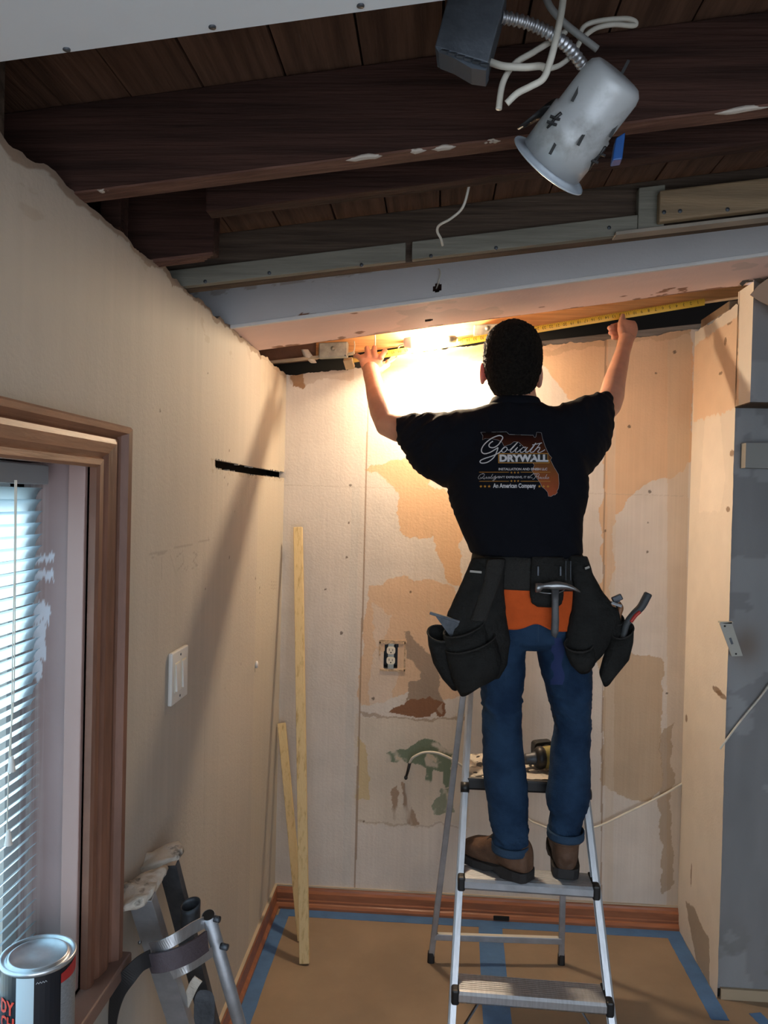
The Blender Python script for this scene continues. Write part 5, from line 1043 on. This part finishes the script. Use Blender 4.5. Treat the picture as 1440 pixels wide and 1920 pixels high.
cup('holster', [(1182,1147,1188,2.245,.022),(1205,1140,1187,2.245,.024),(1235,1130,1180,2.245,.022),(1258,1124,1160,2.245,.02),(1272,1130,1148,2.245,.012)], .010)
solidrows('hammer_plate', [(1044,996,1058,2.246,.006),(1080,994,1060,2.242,.007),(1115,992,1058,2.240,.008),(1132,996,1054,2.24,.008),(1139,1006,1044,2.242,.005)], M_pouch, 4, .0035, .003)
for x_ in (1009, 1051): MB().beam(Q(x_,1062,2.232), Q(x_,1080,2.230), .005, .003).build('rivet_tab', M_darkmet, tbt, bevel=.001)
bk = [Q(1061,1052,2.243), Q(1070,1052,2.246), Q(1070,1088,2.243), Q(1061,1088,2.240)]
MB().tube(bk, .0018, 6, closed=True).build('belt_buckle_loop', M_darkmet, tbt)
MB().beam(Q(881,1071,2.238), Q(903,1073,2.236), .0025, .006, (0,1,0)).build('grey_maker_tab', pm('grey tag', (.4,.38,.34), .5), tbt)
MB().beam(Q(1097,1066,2.245), Q(1105,1063,2.250), .0025, .006, (0,1,0)).build('grey_maker_tab', pm('grey tag', (.4,.38,.34), .5), tbt)
MB().tube(arc_pts([Q(1004,1108,2.226), Q(1022,1112,2.214), Q(1045,1112,2.214), Q(1058,1106,2.228)], 5), .0018, 6).build('hammer_ring', M_steel, tbt, smooth=True)
# hammer
hm_ = thing('hammer', 'steel claw hammer hanging head-up from the back of the tool belt', 'hammer', Q(1045,1105,2.205))
hc = [(1004,1102,.0125),(1008,1102,.0135),(1013,1101,.0125),(1018,1099,.008),(1026,1098,.0085),(1040,1098,.0125),(1050,1098,.0115),(1062,1099,.009),(1075,1103,.006),(1088,1110,.0025)]
MB().loft([(Q(x,y,2.208-.0*i), (0,r_*(1 if i < 7 else 1.3),0), (0,0,r_)) for i, (x, y, r_) in enumerate(hc)], 16).build('head', M_steel, hm_, smooth=True)
MB().loft([(Q(1041,1106,2.208), (.0105,0,0), (0,.008,0), 3), (Q(1041,1130,2.208), (.0095,0,0), (0,.008,0), 3), (Q(1041,1165,2.210), (.0105,0,0), (0,.009,0), 3), (Q(1040,1185,2.212), (.0105,0,0), (0,.009,0), 3), (Q(1038,1194,2.212), (.006,0,-.004), (0,.006,0), 3)], 16).build('handle', pm('dark grey hammer handle', (.10,.10,.105), .55, .3, var=.2, vscale=30), hm_, smooth=True)
# tools in the pouches
sq = thing('speed_square', 'grey metal square standing in the left pouch of the tool belt', 'square', Q(835,1165,2.24))
MB().beam(Q(806,1149,2.243), Q(862,1166,2.235), .012, .008, (0,1,0)).build('fence', M_darkmet, sq, bevel=.001)
pts = [Q(817,1156,2.242), Q(860,1168,2.236), Q(858,1196,2.238), Q(846,1196,2.24)]
MB().disc_prism(pts, None, (0,1,0), .003).build('blade', M_darkmet, sq)
kn = thing('jab_saw', 'dark grey curved tool handle with red inlay sticking out of the right holster', 'hand tool', Q(1195,1145,2.245))
MB().tube(arc_pts([Q(1168,1198,2.245), Q(1175,1170,2.245), Q(1188,1152,2.245), Q(1202,1138,2.245), Q(1212,1120,2.245), Q(1216,1112,2.245)], 6), [.010+.004*min(1, i/20)-(.003 if i > 28 else 0) for i in range(31)], 14, .8).build('grip', pm('dark grey rubber grip', (.055,.06,.065), .6, bump=.2), kn, smooth=True)
MB().tube(arc_pts([Q(1183,1166,2.234), Q(1192,1154,2.232), Q(1200,1147,2.233)], 6), .005, 8).build('red_inlay', M_red, kn, smooth=True)
pk = thing('pliers', 'brown-handled pliers poking out of the right pouch beside the holster', 'pliers', Q(1148,1150,2.265))
MB().tube(arc_pts([Q(1150,1180,2.268), Q(1142,1155,2.262), Q(1138,1142,2.262), Q(1150,1132,2.262)], 6), .0095, 10).build('handle', pm('worn brown grip', (.20,.085,.035), .5, var=.3), pk, smooth=True)
MB().tube(arc_pts([Q(1158,1180,2.270), Q(1160,1155,2.266), Q(1164,1140,2.266), Q(1160,1132,2.262)], 6), .0075, 10).build('handle', pm('worn brown grip', (.20,.085,.035), .5, var=.3), pk, smooth=True)
MB().beam(Q(1146,1130,2.255), Q(1166,1137,2.252), .008, .006).build('jaw', M_steel, pk, bevel=.001)
ch = thing('putty_knife', 'small grey tool end showing above the right pouch flap', 'hand tool', Q(1160,1125,2.285))
MB().beam(Q(1148,1126,2.29), Q(1166,1118,2.29), .012, .018, (0,1,0)).build('grey_end', M_darkmet, ch, bevel=.003)
MB().beam(Q(1158,1123,2.29), Q(1160,1160,2.285), .012, .006).build('shank', M_darkmet, ch, bevel=.001)
